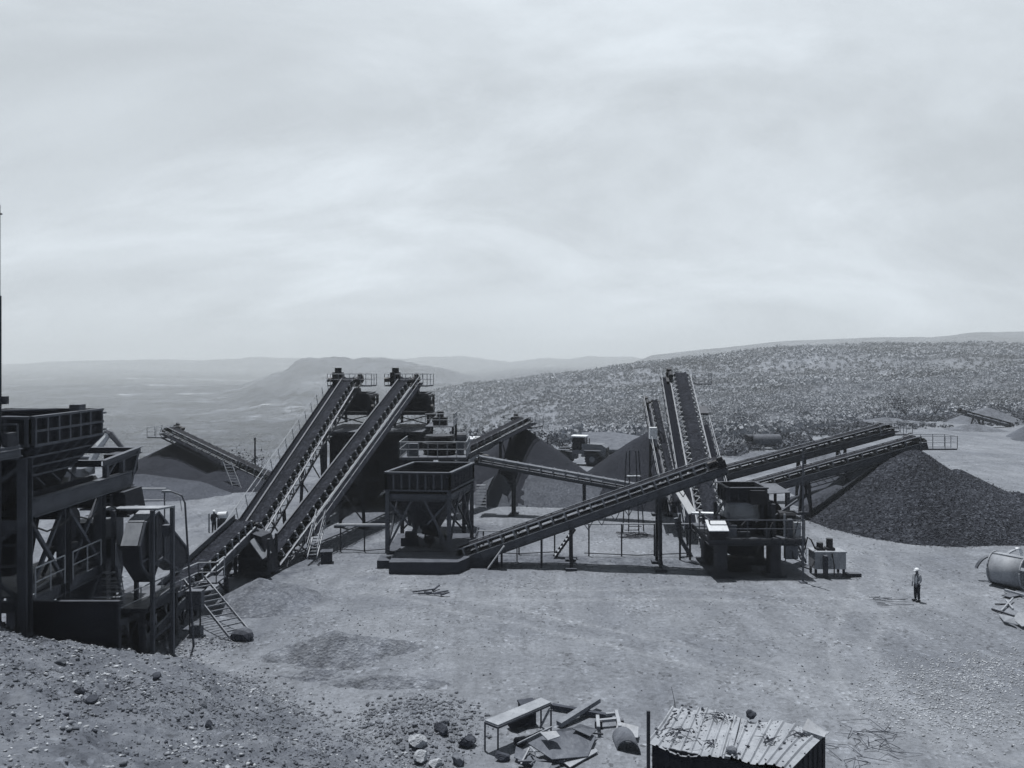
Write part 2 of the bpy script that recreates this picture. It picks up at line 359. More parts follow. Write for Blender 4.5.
def gravel(name, mat, n, xr, yr, smin, smax, pw, label, keep, cat='gravel'):
    x = rng.uniform(xr[0], xr[1], n); y = rng.uniform(yr[0], yr[1], n); m = keep(x, y); x, y = x[m], y[m]
    s = smin*(smax/smin)**(rng.uniform(0, 1, len(x))**pw)
    z = yard(x, y)+s*.2
    return scatter(name, mat, CHIP, np.stack([x, y, z], -1), s, label, cat)
gravel('gravel', 'rock', 130000, (-22, 2), (9, 36), .012, .085, 4.4, 'loose stones strewn over the steep rubble bank in the foreground', lambda x, y: (bank(x, y) > -.9*rng.uniform(0, 1, len(x))**2) & (rng.uniform(0, 1, len(x)) < .10+2.6*np.clip(fbm(x, y, 2.6, 4, 40)+.16, 0, 1)))
gravel('gravel', 'rockdark', 26000, (-22, 2), (9, 36), .012, .065, 4.0, 'dark ore crumbs scattered among the stones of the rubble bank', lambda x, y: (bank(x, y) > -.6*rng.uniform(0, 1, len(x))) & (fbm(x, y, 1.6, 3, 47) > .03))
gravel('gravel', 'stonepale', 30000, (-22, 2), (9, 36), .012, .085, 4.2, 'pale broken chips scattered among the stones of the rubble bank', lambda x, y: (bank(x, y) > -.5*rng.uniform(0, 1, len(x))) & (fbm(x, y, 1.9, 3, 48) > -.02))
gravel('rubble', 'rock', 15000, (-7.5, 1), (23.5, 31.5), .013, .10, 3.8, 'broken rubble spilling from the foot of the bank onto the yard', lambda x, y: ((x+3.4)/2.7)**2+((y-27.2)/3.2)**2 < rng.uniform(.2, 1.1, len(x)))
gravel('gravel', 'rockdark', 15000, (-20, 30), (24, 62), .012, .055, 3.8, 'small dark stones lying all over the trampled yard', lambda x, y: (bank(x, y) < .1) & (rng.uniform(0, 1, len(x)) < .4+1.8*fbm(x, y, 6, 4, 50)))
gravel('gravel', 'stonepale', 70000, (10, 30), (22, 37.5), .016, .062, 2.0, 'patch of pale broken stone spread on the yard at the right', lambda x, y: (((x-(.6*y-.3))/4.2)**2+((y-31)/5.5)**2 < rng.uniform(0, 1.2, len(x))) & (fbm(x, y*1.6, 3.5, 4, 61)+rng.uniform(-.15, .15, len(x)) > .02))
gravel('gravel', 'rockdark', 900, (-14.5, -3), (32, 42), .012, .055, 3.2, 'dark stones on the low mound below the ladder', lambda x, y: (bank(x, y) < .2) & (((x+8)/5)**2+((y-36.5)/4)**2 < rng.uniform(0, 1.2, len(x))))

def rock(px, py, size, mat, label, flat=.75):
    v, f = I3; p = on_bank(px, py); s = size
    rr = np.random.default_rng(int(px)); q = v.copy()
    for _ in range(11):   # chip flat faces off a ball
        nn = rr.normal(0, 1, 3); nn /= np.linalg.norm(nn); k = np.maximum(q @ nn-rr.uniform(.5, .8), 0); q = q-k[:, None]*nn
    q = q*(1+.10*fbm(v[:, 0]*2+v[:, 2], v[:, 1]*2-v[:, 2], .7, 3, int(px)))[:, None]
    q = q*np.array([random.uniform(.8, 1.3), random.uniform(.8, 1.1), flat])*s/2
    q += rng.uniform(-.012, .012, q.shape)*s
    mb = MB(Matrix.Translation(p+V((0, 0, s*.22))) @ Matrix.Rotation(random.uniform(0, 6), 4, 'Z')); mb.add([tuple(a) for a in q], [tuple(a) for a in f])
    return single(mb, 'boulder', mat, label, 'boulder', p, 'boulders at the foot of the bank' if px > 390 else 'larger stones lying on the rubble bank')
for a in ((417, 746, .75, 'stonepale', 'pale angular boulder, biggest one at the foot of the rubble bank'),
          (421, 762, .62, 'stonepale', 'rounded boulder right under the biggest one at the foot of the bank'),
          (441, 733, .6, 'rockdark', 'dark boulder above the white flat stone at the foot of the bank'),
          (467, 747, .68, 'rockdark', 'dark boulder standing alone left of the low table'),
          (502, 760, .5, 'rockdark', 'dark lump of ore below the low table legs'),
          (458, 763, .55, 'rock', 'grey boulder at the bottom edge just left of the dark ore lump'),
          (436, 766, .42, 'stonepale', 'white flat stone at the bottom edge among the boulders'),
          (446, 722, .36, 'rock', 'small grey boulder topmost of the group at the bank foot'),
          (61, 664, .36, 'rock', 'pale blocky stone on the bank below the dark steel retaining plate'),
          (29, 638, .42, 'rockdark', 'long dark slab of rock high on the bank at the left'),
          (80, 694, .30, 'rockdark', 'left one of two dark stones close together in mid bank'),
          (91, 702, .33, 'rockdark', 'right one of two dark stones close together in mid bank'),
          (157, 679, .35, 'rockdark', 'dark stone on the bank under the trestle of the steel stand'),
          (209, 727, .30, 'rockdark', 'dark stone beside a pale chip low on the bank'),
          (203, 706, .30, 'rock', 'grey stone on the lower bank above the stone with pale chip'),
          (15, 668, .22, 'rock', 'small pale stone near the left edge of the bank')):
    rock(*a)

def pile(name, mat, cones, label, res=.3, rough=.12, group='stockpiles of crushed ore', grain=0, chips=None):
    x0 = min(c[0]-c[2]*c[4]-1 for c in cones); x1 = max(c[0]+c[2]*c[4]+1 for c in cones)
    y0 = min(c[1]-c[2]*c[5]-1 for c in cones); y1 = max(c[1]+c[2]*c[5]+1 for c in cones)
    X, Y = np.meshgrid(np.arange(x0, x1, res), np.arange(y0, y1, res)); Z = np.full(X.shape, -5.0)
    sd = int(abs(x0*7+y0*3)) % 97
    for cx, cy, r, h, ex, ey in cones:
        d = np.sqrt(((X-cx)/ex)**2+((Y-cy)/ey)**2)+fbm(X, Y, r*.6, 3, sd)*r*.08
        d = np.sqrt(d*d+(r*.05)**2)
        Z = np.maximum(Z, h*(1-d/r)-.25*h*np.clip(d/r-.75, 0, 1)*(1-d/r))
    Z = Z+fbm(X, Y, 1.6, 4, sd+5)*rough
    if grain: Z = Z+rng.uniform(-grain, grain, Z.shape)
    c = cones[0]; me = grid_mesh(name, X-c[0], Y-c[1], np.maximum(Z, -.6)); me.materials.append(M[mat])
    if not grain: me.shade_smooth()
    import bmesh
    bm = bmesh.new(); bm.from_mesh(me); bmesh.ops.delete(bm, geom=[v for v in bm.verts if v.co.z < -.35], context='VERTS'); bm.to_mesh(me); bm.free()
    o = bpy.data.objects.new(name, me); COL.objects.link(o); o.location = (c[0], c[1], 0)
    if chips:
        n, a, b, cm, cl = chips; r_, q_ = np.where(Z > -.25*rng.uniform(0, 1, Z.shape)); i = rng.integers(0, len(r_), n); r_, q_ = r_[i], q_[i]; h_ = np.maximum(Z[r_, q_], 0)
        kp = rng.uniform(0, 1, n) < .3+.7*np.exp(-h_/1.2); r_, q_, h_ = r_[kp], q_[kp], h_[kp]; sz = a*(b/a)**(rng.uniform(0, 1, len(r_))**2.5)
        scatter('ore_lumps', cm, CHIP, np.stack([X[r_, q_]+rng.normal(0, .25, len(r_)), Y[r_, q_]+rng.normal(0, .25, len(r_)), h_+sz*.3], -1), sz, cl, 'ore')
    return tag(o, label, 'stockpile', group)
def tree(base, h, r, label, group, leaves=420, seed=1, trunk=.35, name='tree', mat='leaf'):
    rr = np.random.default_rng(seed); base = V(base)
    t = thing(name, label, 'tree', base, group=group)
    mb = MB(); top = base+V((rr.uniform(-.2, .2)*h, 0, h*trunk)); mb.path([base-V((0, 0, .3)), base.lerp(top, .5)+V((.05*h, 0, 0)), top], [h*.035, h*.028, h*.02])
    tips = []
    for i in range(7):
        a = rr.uniform(0, 6.28); e = top+V((math.cos(a)*r*rr.uniform(.3, .8), math.sin(a)*r*rr.uniform(.3, .8), h*rr.uniform(.12, .55)))
        mb.path([base.lerp(top, rr.uniform(.5, 1)), top.lerp(e, .5)+V((0, 0, .06*h)), e], [h*.016, h*.011, h*.005], 5); tips.append(e)
    mb.build('trunk', 'bark', t)
    lf = MB()
    for i in range(leaves):
        c = V(tips[i % 7]); d = V(rr.normal(0, 1, 3)); c = c+V((d.x*r*.30, d.y*r*.30, d.z*h*.13))
        if c.z < base.z+.1*h: c.z = base.z+.12*h
        q = V(rr.normal(0, 1, 3)).normalized(); p = q.cross(V(rr.normal(0, 1, 3))).normalized(); s = h*rr.uniform(.02, .05)
        lf.add([c-q*s, c+p*s*.6, c+q*s, c-p*s*.6], [(0, 1, 2, 3)])
    lf.build('crown', mat, t); return t

def leafy(name, mat, pos, size, label, cat, leaves=18, ls=.42):
    n = len(pos); c = rng.normal(0, 1, (n, leaves, 3)); c /= np.linalg.norm(c, axis=-1, keepdims=True); c *= rng.uniform(.35, 1.0, (n, leaves, 1))
    c[:, :, 2] = np.abs(c[:, :, 2])*.95-.15
    nn = c/np.linalg.norm(c, axis=-1, keepdims=True)+rng.normal(0, .38, c.shape); q = np.cross(nn, rng.normal(0, 1, c.shape)); q /= np.linalg.norm(q, axis=-1, keepdims=True)
    p = np.cross(nn, q); p /= np.linalg.norm(p, axis=-1, keepdims=True)
    l = rng.uniform(.5, 1.0, (n, leaves, 1))*ls
    v = np.stack([c-q*l, c+p*l*.75, c+q*l*.9, c-p*l*.75], 2)*size[:, None, None, None]+pos[:, None, None, :]
    co = v.reshape(-1, 3).astype(np.float32); fs = np.arange(len(co), dtype=np.int32)
    me = bpy.data.meshes.new(name); me.vertices.add(len(co)); me.vertices.foreach_set('co', co.ravel())
    me.loops.add(len(fs)); me.loops.foreach_set('vertex_index', fs); me.polygons.add(len(fs)//4); me.polygons.foreach_set('loop_start', np.arange(0, len(fs), 4, dtype=np.int32))
    me.update(calc_edges=True); me.materials.append(M[mat])
    o = bpy.data.objects.new(name, me); COL.objects.link(o); return tag(o, label, cat, None, 'stuff')
# ------------------------------------------------------------------ belt conveyors
def conveyor(label, tail, head, bw=1.0, depth=.45, gap=.28, step=1.0, kind='plate', belt='belt', legs=(), walks=(), drive=None,
             platform=None, group='inclined belt conveyors', edge='frame', name='belt_conveyor', footing=True, ground=None, skirt=None, rollers='roller', flange='pale', deck='grate', out=.09):
    tail, head = V(tail), V(head); L = (head-tail).length; u = (head-tail).normalized(); v = u.cross(ZU).normalized(); n = v.cross(u)
    fr = Matrix(((v.x, u.x, n.x, tail.x), (v.y, u.y, n.y, tail.y), (v.z, u.z, n.z, tail.z), (0, 0, 0, 1)))
    t = thing(name, label, 'conveyor', tail, fr, group); hb = bw/2; sx = hb+out; zt = -gap
    # belt: troughed carrying run, both pulleys, flat return run
    mb = MB(fr); sec = [(-hb, .17), (-hb*.5, 0), (hb*.5, 0), (hb, .17)]; th = .035
    ys = np.linspace(.2, L-.2, max(3, int(L/1.2)))
    for a, b in zip(ys, ys[1:]):
        for (xa, za), (xb, zb) in zip(sec, sec[1:]):
            mb.hexa([(xa, a, za-th), (xb, a, zb-th), (xb, b, zb-th), (xa, b, za-th), (xa, a, za), (xb, a, zb), (xb, b, zb), (xa, b, za)])
    mb.b2(-hb, hb, .2, L-.2, zt-.18, zt-.16)
    for y, s in ((.2, -1), (L-.2, 1)):
        rp = (gap+.17)/2; k = [(y+s*math.sin(a)*rp, -rp+math.cos(a)*rp) for a in np.linspace(0, math.pi, 9)]
        for (ya, za), (yb, zb) in zip(k, k[1:]):
            mb.add([(-hb, ya, za), (hb, ya, za), (hb, yb, zb), (-hb, yb, zb)], [(0, 1, 2, 3)])
    mb.build('belt', belt, t)
    for y, nm in ((.2, 'tail_pulley'), (L-.2, 'head_pulley')):
        mb = MB(fr); rp = (gap+.13)/2; mb.tube((-hb-.04, y, -gap/2-.08), (hb+.04, y, -gap/2-.08), rp, 14); mb.tube((-hb-.3, y, -gap/2-.08), (hb+.3, y, -gap/2-.08), .07, 8)
        for s in (-1, 1): mb.box((s*(hb+.2), y, -gap/2-.08), (.14, .26, .24))
        mb.build(nm, 'black', t)
    # stringers
    for s in (-1, 1):
        mb = MB(fr); x = s*sx
        if kind == 'plate':
            mb.b2(x-.03, x+.03, 0, L, zt-depth+.03, zt-.03)
            for z in (zt-.015, zt-depth+.015): mb.b2(min(x-s*.03, x+s*.13), max(x-s*.03, x+s*.13), 0, L, z-.015, z+.015)
            for y in np.arange(1.5, L-.5, 3.0): mb.b2(min(x+s*.03, x+s*.11), max(x+s*.03, x+s*.11), y, y+.03, zt-depth+.03, zt-.03)
        else:
            for z in (zt-.06, zt-depth): mb.b2(x-.06, x+.06, 0, L, z-.06, z+.06)
            m = max(2, int(L/1.3)); q = L/m
            for i in range(m):
                mb.bar((x, i*q, zt-depth), (x, i*q, zt), .06); a, b = (zt-depth, zt-.06) if i % 2 else (zt-.06, zt-depth)
                mb.bar((x, i*q, a), (x, (i+1)*q, b), .05)
        sg = mb.build('stringer', edge, t); mb = MB(fr); mb.b2(min(x+s*.03, x+s*.12), max(x+s*.03, x+s*.12), .05, L-.05, zt+.003, zt+.028); mb.build('sunlit_flange_strip', flange, sg)  # pale strip paints sunlight onto the dusty top of the stringer
    mb = MB(fr); mb.bar((-sx, .6, zt-depth+.1), (sx, .6, zt-depth+.1), .08, .08, (0, 0, 1)); cm = mb.build('cross_member', 'frame', t)
    for i in range(1, int((L-.9)/2.4)+1): copypart(cm, t, Matrix.Translation((0, i*2.4, 0)))
    # troughing idlers: one part each, sharing a mesh
    mb = MB(fr @ Matrix.Translation((0, .6, 0)))
    for s in (-1, 1):
        mb.bar((s*sx, 0, zt), (s*(hb+.05), 0, .2), .1, .035, (1, 0, 0)); mb.tube((s*(hb+.02), 0, .06), (s*(sx-.02), 0, zt+.1), .045, 6); mb.tube((s*hb*.52, 0, -.07), (s*(hb+.02), 0, .09), .06, 7)
        mb.box((s*(hb+.07), 0, .17), (.09, .12, .1))
    mb.tube((-hb*.5, 0, -.09), (hb*.5, 0, -.09), .06, 7); mb.bar((-sx, 0, zt+.03), (sx, 0, zt+.03), .09, .06, (0, 0, 1))
    first = mb.build('idler', rollers, t); k = min(100, int((L-1.0)/step)+1)
    for i in range(1, k): copypart(first, t, Matrix.Translation((0, i*step, 0)))
    if skirt:
        for s, y0, y1, hgt in skirt:
            mb = MB(fr); mb.b2(s*(hb+.02)-.02, s*(hb+.02)+.02, y0*L, y1*L, .1, .1+hgt); mb.b2(s*(hb+.02)-.06, s*(hb+.02)+.06, y0*L, y1*L, .1+hgt, .15+hgt); mb.build('skirt_board', edge, t)
    for q, gz, sp in legs:
        y = q*L; top = fr @ V((0, y, zt-depth)); hz = V((v.x, v.y, 0)).normalized(); fw = V((u.x, u.y, 0)).normalized(); e = []
        for s in (-1, 1):
            a = top+hz*s*(sx-.02); b = V((a.x, a.y, gz))+hz*s*sp; mb = MB(); mb.ib(b, a, .2, .2, fw); e.append((a, b))
            lg = mb.build('leg', 'steel', t)
            if footing: MB().box((b.x, b.y, gz-.05), (.7, .7, .5), math.atan2(fw.y, fw.x)).build('footing', 'concdark', lg)
        mb = MB(); H = top.z-gz; m = max(1, int(H/2.2))
        for i in range(m):
            f0, f1 = .08+.9*i/m, .08+.9*(i+1)/m
            mb.bar(e[0][1].lerp(e[0][0], f0), e[1][1].lerp(e[1][0], f1), .08); mb.bar(e[1][1].lerp(e[1][0], f0)+fw*.09, e[0][1].lerp(e[0][0], f1)+fw*.09, .08)
        mb.build('leg_brace', 'steel', t)
    for s, q0, q1, wid in walks:
        mb = MB(fr); x0 = s*(sx+.16); x1 = s*(sx+.16+wid); z = zt-.12
        mb.b2(min(x0, x1), max(x0, x1), q0*L, q1*L, z-.05, z)
        for y in np.arange(q0*L+.4, q1*L, 1.6): mb.bar((x0, y, zt-depth+.1), (x1, y, z-.07), .05)
        wk = mb.build('walkway', deck, t)
        mb = MB(fr); mb.rail([(x1, q0*L, z), (x1, q1*L, z)], 1.0, 1.6, .03); mb.build('handrail', 'rail', wk)
    if drive:
        s, big = drive; x = s*(hb+.55); y = L-.25; mb = MB(fr)
        mb.box((x, y, -.1), (.5*big, .6*big, .6*big)); mb.tube((x-.1*s, y-.3*big, .15*big), (x-.1*s, y-1.0*big, .15*big), .2*big, 10)
        mb.box((x, y-.6*big, -.25), (.6*big, 1.4*big, .08)); mb.tube((x, y, .1), (x, y, .45*big), .22*big, 10)
        mb.build('drive_motor', 'black', t)
    if platform:
        lx0, lx1, ly0, ly1, dz = platform
        hz = V((v.x, v.y, 0)).normalized(); fw = V((u.x, u.y, 0)).normalized(); mb = MB()
        c = [head+hz*a+fw*b+V((0, 0, dz)) for a, b in ((lx0, ly0), (lx1, ly0), (lx1, ly1), (lx0, ly1))]
        mb.hexa([q-V((0, 0, .12)) for q in c]+c); pl = mb.build('head_platform', 'frame', t)
        mb = MB(); mb.rail(c+[c[0]], 1.05, 1.1, .03); mb.build('handrail', 'rail', pl)
    return t, fr, L
def ladder(label, a, b, width, side, step=.32, name='ladder', mat='frame', group=None, rails=False, tread=.0):
    a, b = V(a), V(b); side = V(side).normalized()*width/2; u = (b-a); n = max(2, int(u.length/step))
    t = thing(name, label, 'ladder' if name == 'ladder' else 'stairs', a, group=group)
    for s in (-1, 1): MB().bar(a+side*s, b+side*s, .05, .13).build('side_rail', mat, t)
    mb = MB()
    for i in range(1, n):
        p = a.lerp(b, i/n)
        if tread: h = V((u.x, u.y, 0)).normalized()*tread/2; w = side*.94; mb.hexa([p-w-h-V((0, 0, .04)), p+w-h-V((0, 0, .04)), p+w+h-V((0, 0, .04)), p-w+h-V((0, 0, .04)), p-w-h, p+w-h, p+w+h, p-w+h])
        else: mb.bar(p-side*.94, p+side*.94, .06)
    mb.build('treads' if tread else 'rungs', 'pale' if tread else mat, t)
    if rails:
        for s in (-1, 1): mb = MB(); mb.rail([a+side*s, b+side*s], .95, 1.1, .026); mb.build('handrail', 'rail', t)
    return t

# conveyor rising out of the jaw crusher at the left
c10, fr10, L10 = conveyor('short inclined conveyor carrying ore up from the jaw crusher at the left', (-17.15, 33.6, 1.0), P(246, 520, 47), 1.1, .5, .3, .95, legs=((.66, 0, .1), (.93, 0, .25)),
    skirt=((-1, .1, .98, .35),), rollers='roller', group='conveyors feeding the screen towers')
# two long steep conveyors to the screens
T1, H1 = P(238, 549, 47.6), P(350, 377, 72)
T2, H2 = P(262, 567, 46.8), P(407, 377, 72)
cA, frA, LA = conveyor('left one of the two long steep conveyors climbing to the screen towers', T1, H1, 1.0, .75, .32, .95, 'truss', 'belt', ((.22, 0, .2), (.55, 0, .3)), ((-1, .02, .99, .7),), (1, 1.0), (-1.9, 2.3, -.9, 1.0, -.75), 'conveyors feeding the screen towers', skirt=((-1, .03, .97, .10),), out=.24)
cB, frB, LB = conveyor('right one of the two long steep conveyors climbing to the screen towers', T2, H2, 1.0, .75, .32, .95, 'truss', 'belt', ((.16, 0, .2), (.5, 0, .3)), ((1, .14, .99, .75),), (1, 1.0), (-1.9, 2.3, -.9, 1.0, -.75), 'conveyors feeding the screen towers', skirt=((-1, .03, .97, .10),), out=.24)
for h_, lab in ((H1, 'left'), (H2, 'right')):
    m = MB(); b = h_+V((-1.05, -.3, -.75)); m.b2(b.x-.45, b.x+.45, b.y-.4, b.y+.4, b.z, b.z+1.2); m.tube(b+V((0, 0, 1.2)), b+V((0, 0, 1.62)), .33, 12); m.tube(b+V((-.5, -.2, .5)), b+V((-1.0, -.2, .5)), .22, 10)
    m.box(b+V((.45, 0, .35)), (.3, .3, .3))
    single(m, 'gearbox', 'black', f'black gearbox and motor on the left of the head of the {lab} steep conveyor', 'gearbox', b, 'gearboxes at the conveyor heads')
# transfer chute where the first conveyor drops ore onto the pair
t = thing('transfer_chute', 'dark transfer chute with a pale lid plate between the three left conveyors', 'chute', (-15.4, 46.6, 0))
MB().prism([(-16.6, 46.0, .3), (-14.6, 46.0, .3), (-15.2, 46.0, 2.5), (-16.4, 46.0, 2.9)], (.25, 1.2, 0)).build('hood', 'steel2', t)
m = MB(); a, b = P(254, 538, 46), P(267, 556, 46); m.bar(a, b, .9, .06, (1, -.5, .8)); m.build('lid_plate', 'pale', t)
m = MB()
for x in (-16.7, -14.7):
    for y in (45.9, 47.4): m.bar((x, y, 0), (x, y, 2.4), .16)
m.bar((-16.7, 45.9, 1.2), (-14.7, 45.9, 1.2), .14); m.bar((-16.7, 45.9, .3), (-14.7, 45.9, .3), .2); m.build('chute_frame', 'steel', t)
m = MB(); m.tube((-17.1, 45.5, .9), (-16.9, 45.5, .9), .42, 16); m.build('guard_disc', 'black', t)
ladder('steep narrow stair with pale rails up to the walkway of the right steep conveyor', P(312, 558, 48.6), P(321, 523, 51.5), .6, (1, .2, 0), .28, 'access_stair', 'rail', None, True)
MB_ = MB(); MB_.box((-12.0, 49.2, .4), (.7, .7, .8), .2); MB_.box((-12.0, 49.2, .83), (.8, .8, .08), .2)
single(MB_, 'concrete_pier', 'concdark', 'squat dark concrete pier beside the steep stair', 'pier', (-12.0, 49.2, 0))

# ------------------------------------------------------------------ screen house under both heads
def frame_tower(t, x0, x1, y0, y1, z0, levels, w=.28, mat='steel', brace=True):
    for x in (x0, x1):
        for y in (y0, y1): MB().ib((x, y, z0), (x, y, levels[-1]), w, w, (0, 1, 0)).build('column', mat, t)
    mb = MB()
    for z in levels:
        for y in (y0, y1): mb.ib((x0+w/2, y, z), (x1-w/2, y, z), .2, .3)
        for x in (x0, x1): mb.ib((x, y0+w/2, z), (x, y1-w/2, z), .2, .3)
    mb.build('floor_beams', mat, t)
    if brace:
        mb = MB(); zs = [z0]+list(levels)
        for a, b in zip(zs, zs[1:]):
            for x in (x0, x1): mb.bar((x, y0, a+.2), (x, y1, b-.2), .1); mb.bar((x+.1, y1, a+.2), (x+.1, y0, b-.2), .1)
            mb.bar((x0, y0, a+.2), (x1, y0, b-.2), .1); mb.bar((x1, y0+.1, a+.2), (x0, y0+.1, b-.2), .1)
        mb.build('brace', mat, t)
def ribbed(t, name, x0, x1, y0, y1, z0, z1, nx, ny, mat='steel2', rib='steel', open_top=True):
    mb = MB(); w = .06
    mb.b2(x0, x1, y0, y0+w, z0, z1); mb.b2(x0, x1, y1-w, y1, z0, z1); mb.b2(x0, x0+w, y0+w, y1-w, z0, z1); mb.b2(x1-w, x1, y0+w, y1-w, z0, z1)
    if not open_top: mb.b2(x0+w, x1-w, y0+w, y1-w, z1-.2, z1-.1)
    else: mb.b2(x0+w, x1-w, y0+w, y1-w, z0, z0+.08)
    o = mb.build(name, mat, t); mb = MB()
    for i in range(nx+1):
        x = x0+.04+(x1-x0-.08)*i/nx
        for s, y in ((-1, y0), (1, y1)): mb.box((x, y+s*.06, (z0+z1)/2), (.07, .12, z1-z0-.16))
    for i in range(ny+1):
        y = y0+.04+(y1-y0-.08)*i/ny
        for s, x in ((-1, x0), (1, x1)): mb.box((x+s*.06, y, (z0+z1)/2), (.12, .07, z1-z0-.16))
    for z in (z0+.04, z1-.04):
        for s, y in ((-1, y0), (1, y1)): mb.box(((x0+x1)/2, y+s*.08, z), (x1-x0+.3, .16, .08))
        for s, x in ((-1, x0), (1, x1)): mb.box((x+s*.08, (y0+y1)/2, z), (.16, y1-y0, .08))
    mb.build('stiffener', rib, o); return o
bx0, bx1, by0, by1 = -16.6, -8.2, 67.4, 75.0
t = thing('screen_house', 'big dark steel bin house standing under the two screen boxes', 'screen house', ((bx0+bx1)/2, (by0+by1)/2, 0))
frame_tower(t, bx0, bx1, by0, by1, 0, (2.6, 6.6), .34)
for i in range(4):
    xa = bx0+.35+i*2.18
    mb = MB(); mb.b2(xa, xa+1.95, by0+.3, by1-.3, .9 if i != 2 else 1.6, 6.3)
    for k in range(4): mb.box((xa+.2+k*.52, by0+.25, 4.4), (.07, .1, 3.4))
    mb.b2(xa-.05, xa+2.0, by0+.2, by0+.3, 2.7, 2.85)
    mb.prism([(xa+.1, by0+.6, .9), (xa+1.85, by0+.6, .9), (xa+1.3, by0+.6, .2), (xa+.6, by0+.6, .2)], (0, 3, 0)); mb.build('bin', 'steel2', t)
mb = MB(); mb.b2(bx0-.2, bx1+.3, by0-.3, by1+.4, 6.78, 6.86); dk = mb.build('deck', 'frame', t)
mb = MB(); mb.b2(-14.2, -13.4, by0+.15, by0+.28, 1.0, 2.0); mb.build('hatch', 'black', t)
for (xa, xb, lab) in ((-16.9, -13.7, 'left'), (-11.2, -8.0, 'right')):
    s = thing('vibrating_screen', f'tall ribbed screen box under the head of the {lab} steep conveyor', 'screen', ((xa+xb)/2, 74.5, 6.86), group='screen boxes on the bin house')
    frame_tower(s, xa, xb, 72.6, 77.4, 6.86, (8.1, 9.7), .24)
    ribbed(s, 'screen_box', xa+.35, xb-.3, 72.9, 77.1, 8.3, 10.0, 5, 7)
    mb = MB(); mb.prism([(xa+.9, 72.7, 9.75), (xb-.9, 72.7, 9.75), (xb-1.0, 72.7, 10.5), (xa+1.0, 72.7, 10.5)], (0, 1.2, 0)); mb.build('feed_chute', 'steel2', s)
    mb = MB(); mb.tube((xb-.1, 73, 8.6), (xb+.45, 73, 8.6), .35, 12); mb.box((xb+.3, 74.2, 7.9), (.5, 1.2, .3)); mb.build('exciter_motor', 'black', s)
t = thing('side_gantry', 'small railed gantry with a lattice front at the right of the right screen box', 'gantry', (-6.2, 68.5, 0))
mb = MB(); mb.b2(-7.6, -5.1, 66.6, 70.6, 7.3, 7.38); mb.build('deck', 'frame', t)
mb = MB(); mb.rail([(-7.6, 66.6, 7.38), (-5.1, 66.6, 7.38), (-5.1, 70.6, 7.38)], 1.1, 1.0, .03); mb.build('handrail', 'rail', t)
for x in (-7.4, -5.2):
    for y in (66.8, 70.4): MB().ib((x, y, 0), (x, y, 7.3), .2, .2, (0, 1, 0)).build('post', 'steel', t)
mb = MB(); mb.b2(-7.0, -5.8, 67.4, 68.6, 7.38, 8.1); mb.tube((-6.4, 68, 8.1), (-6.4, 68, 8.6), .3, 10); mb.build('gear_unit', 'black', t)
mb = MB()
for z in (1.5, 4.4): mb.bar((-7.4, 66.8, z), (-5.2, 66.8, z+2.6), .08); mb.bar((-5.2, 66.8, z), (-7.4, 66.8, z+2.6), .08)
mb.build('brace', 'steel', t)

# ------------------------------------------------------------------ centre hopper on its steel frame
FL, FR, BR, BL = V((-8.12, 49.0, 0)), V((-4.0, 48.7, 0)), V((-2.75, 53.5, 0)), V((-6.9, 53.8, 0))
cen = (FL+FR+BR+BL)/4
def ring(f, z): return [cen+(q-cen)*f+V((0, 0, z)) for q in (FL, FR, BR, BL)]
t = thing('ore_hopper', 'dark square ribbed hopper on a braced steel frame in the middle of the yard', 'hopper', (cen.x, cen.y, .85))
def shell(mb, r0, r1, th=.06):
    for i in range(4):
        j = (i+1) % 4; a, b, c, d = r0[i], r0[j], r1[j], r1[i]; m_ = (a+b+c+d)/4; inn = (cen-m_); inn.z = 0; inn = inn.normalized()*th
        mb.hexa([a, b, b+inn, a+inn, d, c, c+inn, d+inn])
mb = MB(); shell(mb, ring(1, 4.85), ring(1, 5.95)); o = mb.build('bin', 'steel2', t)
mb = MB(); R5, R6 = ring(1.012, 4.82), ring(1.012, 5.95)
for i in range(4):
    j = (i+1) % 4; mb.bar(R6[i], R6[j], .22, .1); mb.bar(R5[i], R5[j], .2, .1); k = 8
    for q in range(k+1): mb.bar(R5[i].lerp(R5[j], q/k), R6[i].lerp(R6[j], q/k), .12, .06, (0, 1, 0))
mb.build('stiffener', 'frame', o)
mb = MB(); shell(mb, ring(.18, 1.7), ring(.94, 4.8)); o = mb.build('funnel', 'steel', t)
mb = MB(); A5, A6 = ring(.5, 3.1), ring(.93, 4.75)
for i in range(4):
    j = (i+1) % 4
    for q in range(7): mb.bar(A5[i].lerp(A5[j], q/6), A6[i].lerp(A6[j], q/6), .1, .06, (0, 1, 0))
mb.build('gusset', 'steel', o)
mb = MB()
R = ring(.9, 4.0); mb.add([q+V((0, 0, .9)) for q in ring(.97, 4.2)], [(0, 1, 2, 3)]); mb.build('ore_fill', 'orefine', t)
lo, hi = ring(.97, .75), ring(.97, 4.75); md = ring(.97, 4.35)
for a, b in zip(lo, hi): MB().ib(a, b, .26, .26, (0, 1, 0)).build('column', 'frame', t)
mb = MB()
for i in range(4):
    j = (i+1) % 4; mb.ib(md[i], md[j], .2, .45); a, b, c, d = lo[i], lo[j], md[j], md[i]
    mid = a.lerp(b, .5)
    mb.bar(a+V((0, 0, .3)), d.lerp(c, .42), .13); mb.bar(b+V((0, 0, .3)), d.lerp(c, .58), .13)
    mb.bar(a.lerp(d, .95), (a.lerp(d, .52)).lerp(b.lerp(c, .52), .35), .12); mb.bar(b.lerp(c, .95), (a.lerp(d, .52)).lerp(b.lerp(c, .52), .65), .12)
mb.build('brace', 'frame', t)
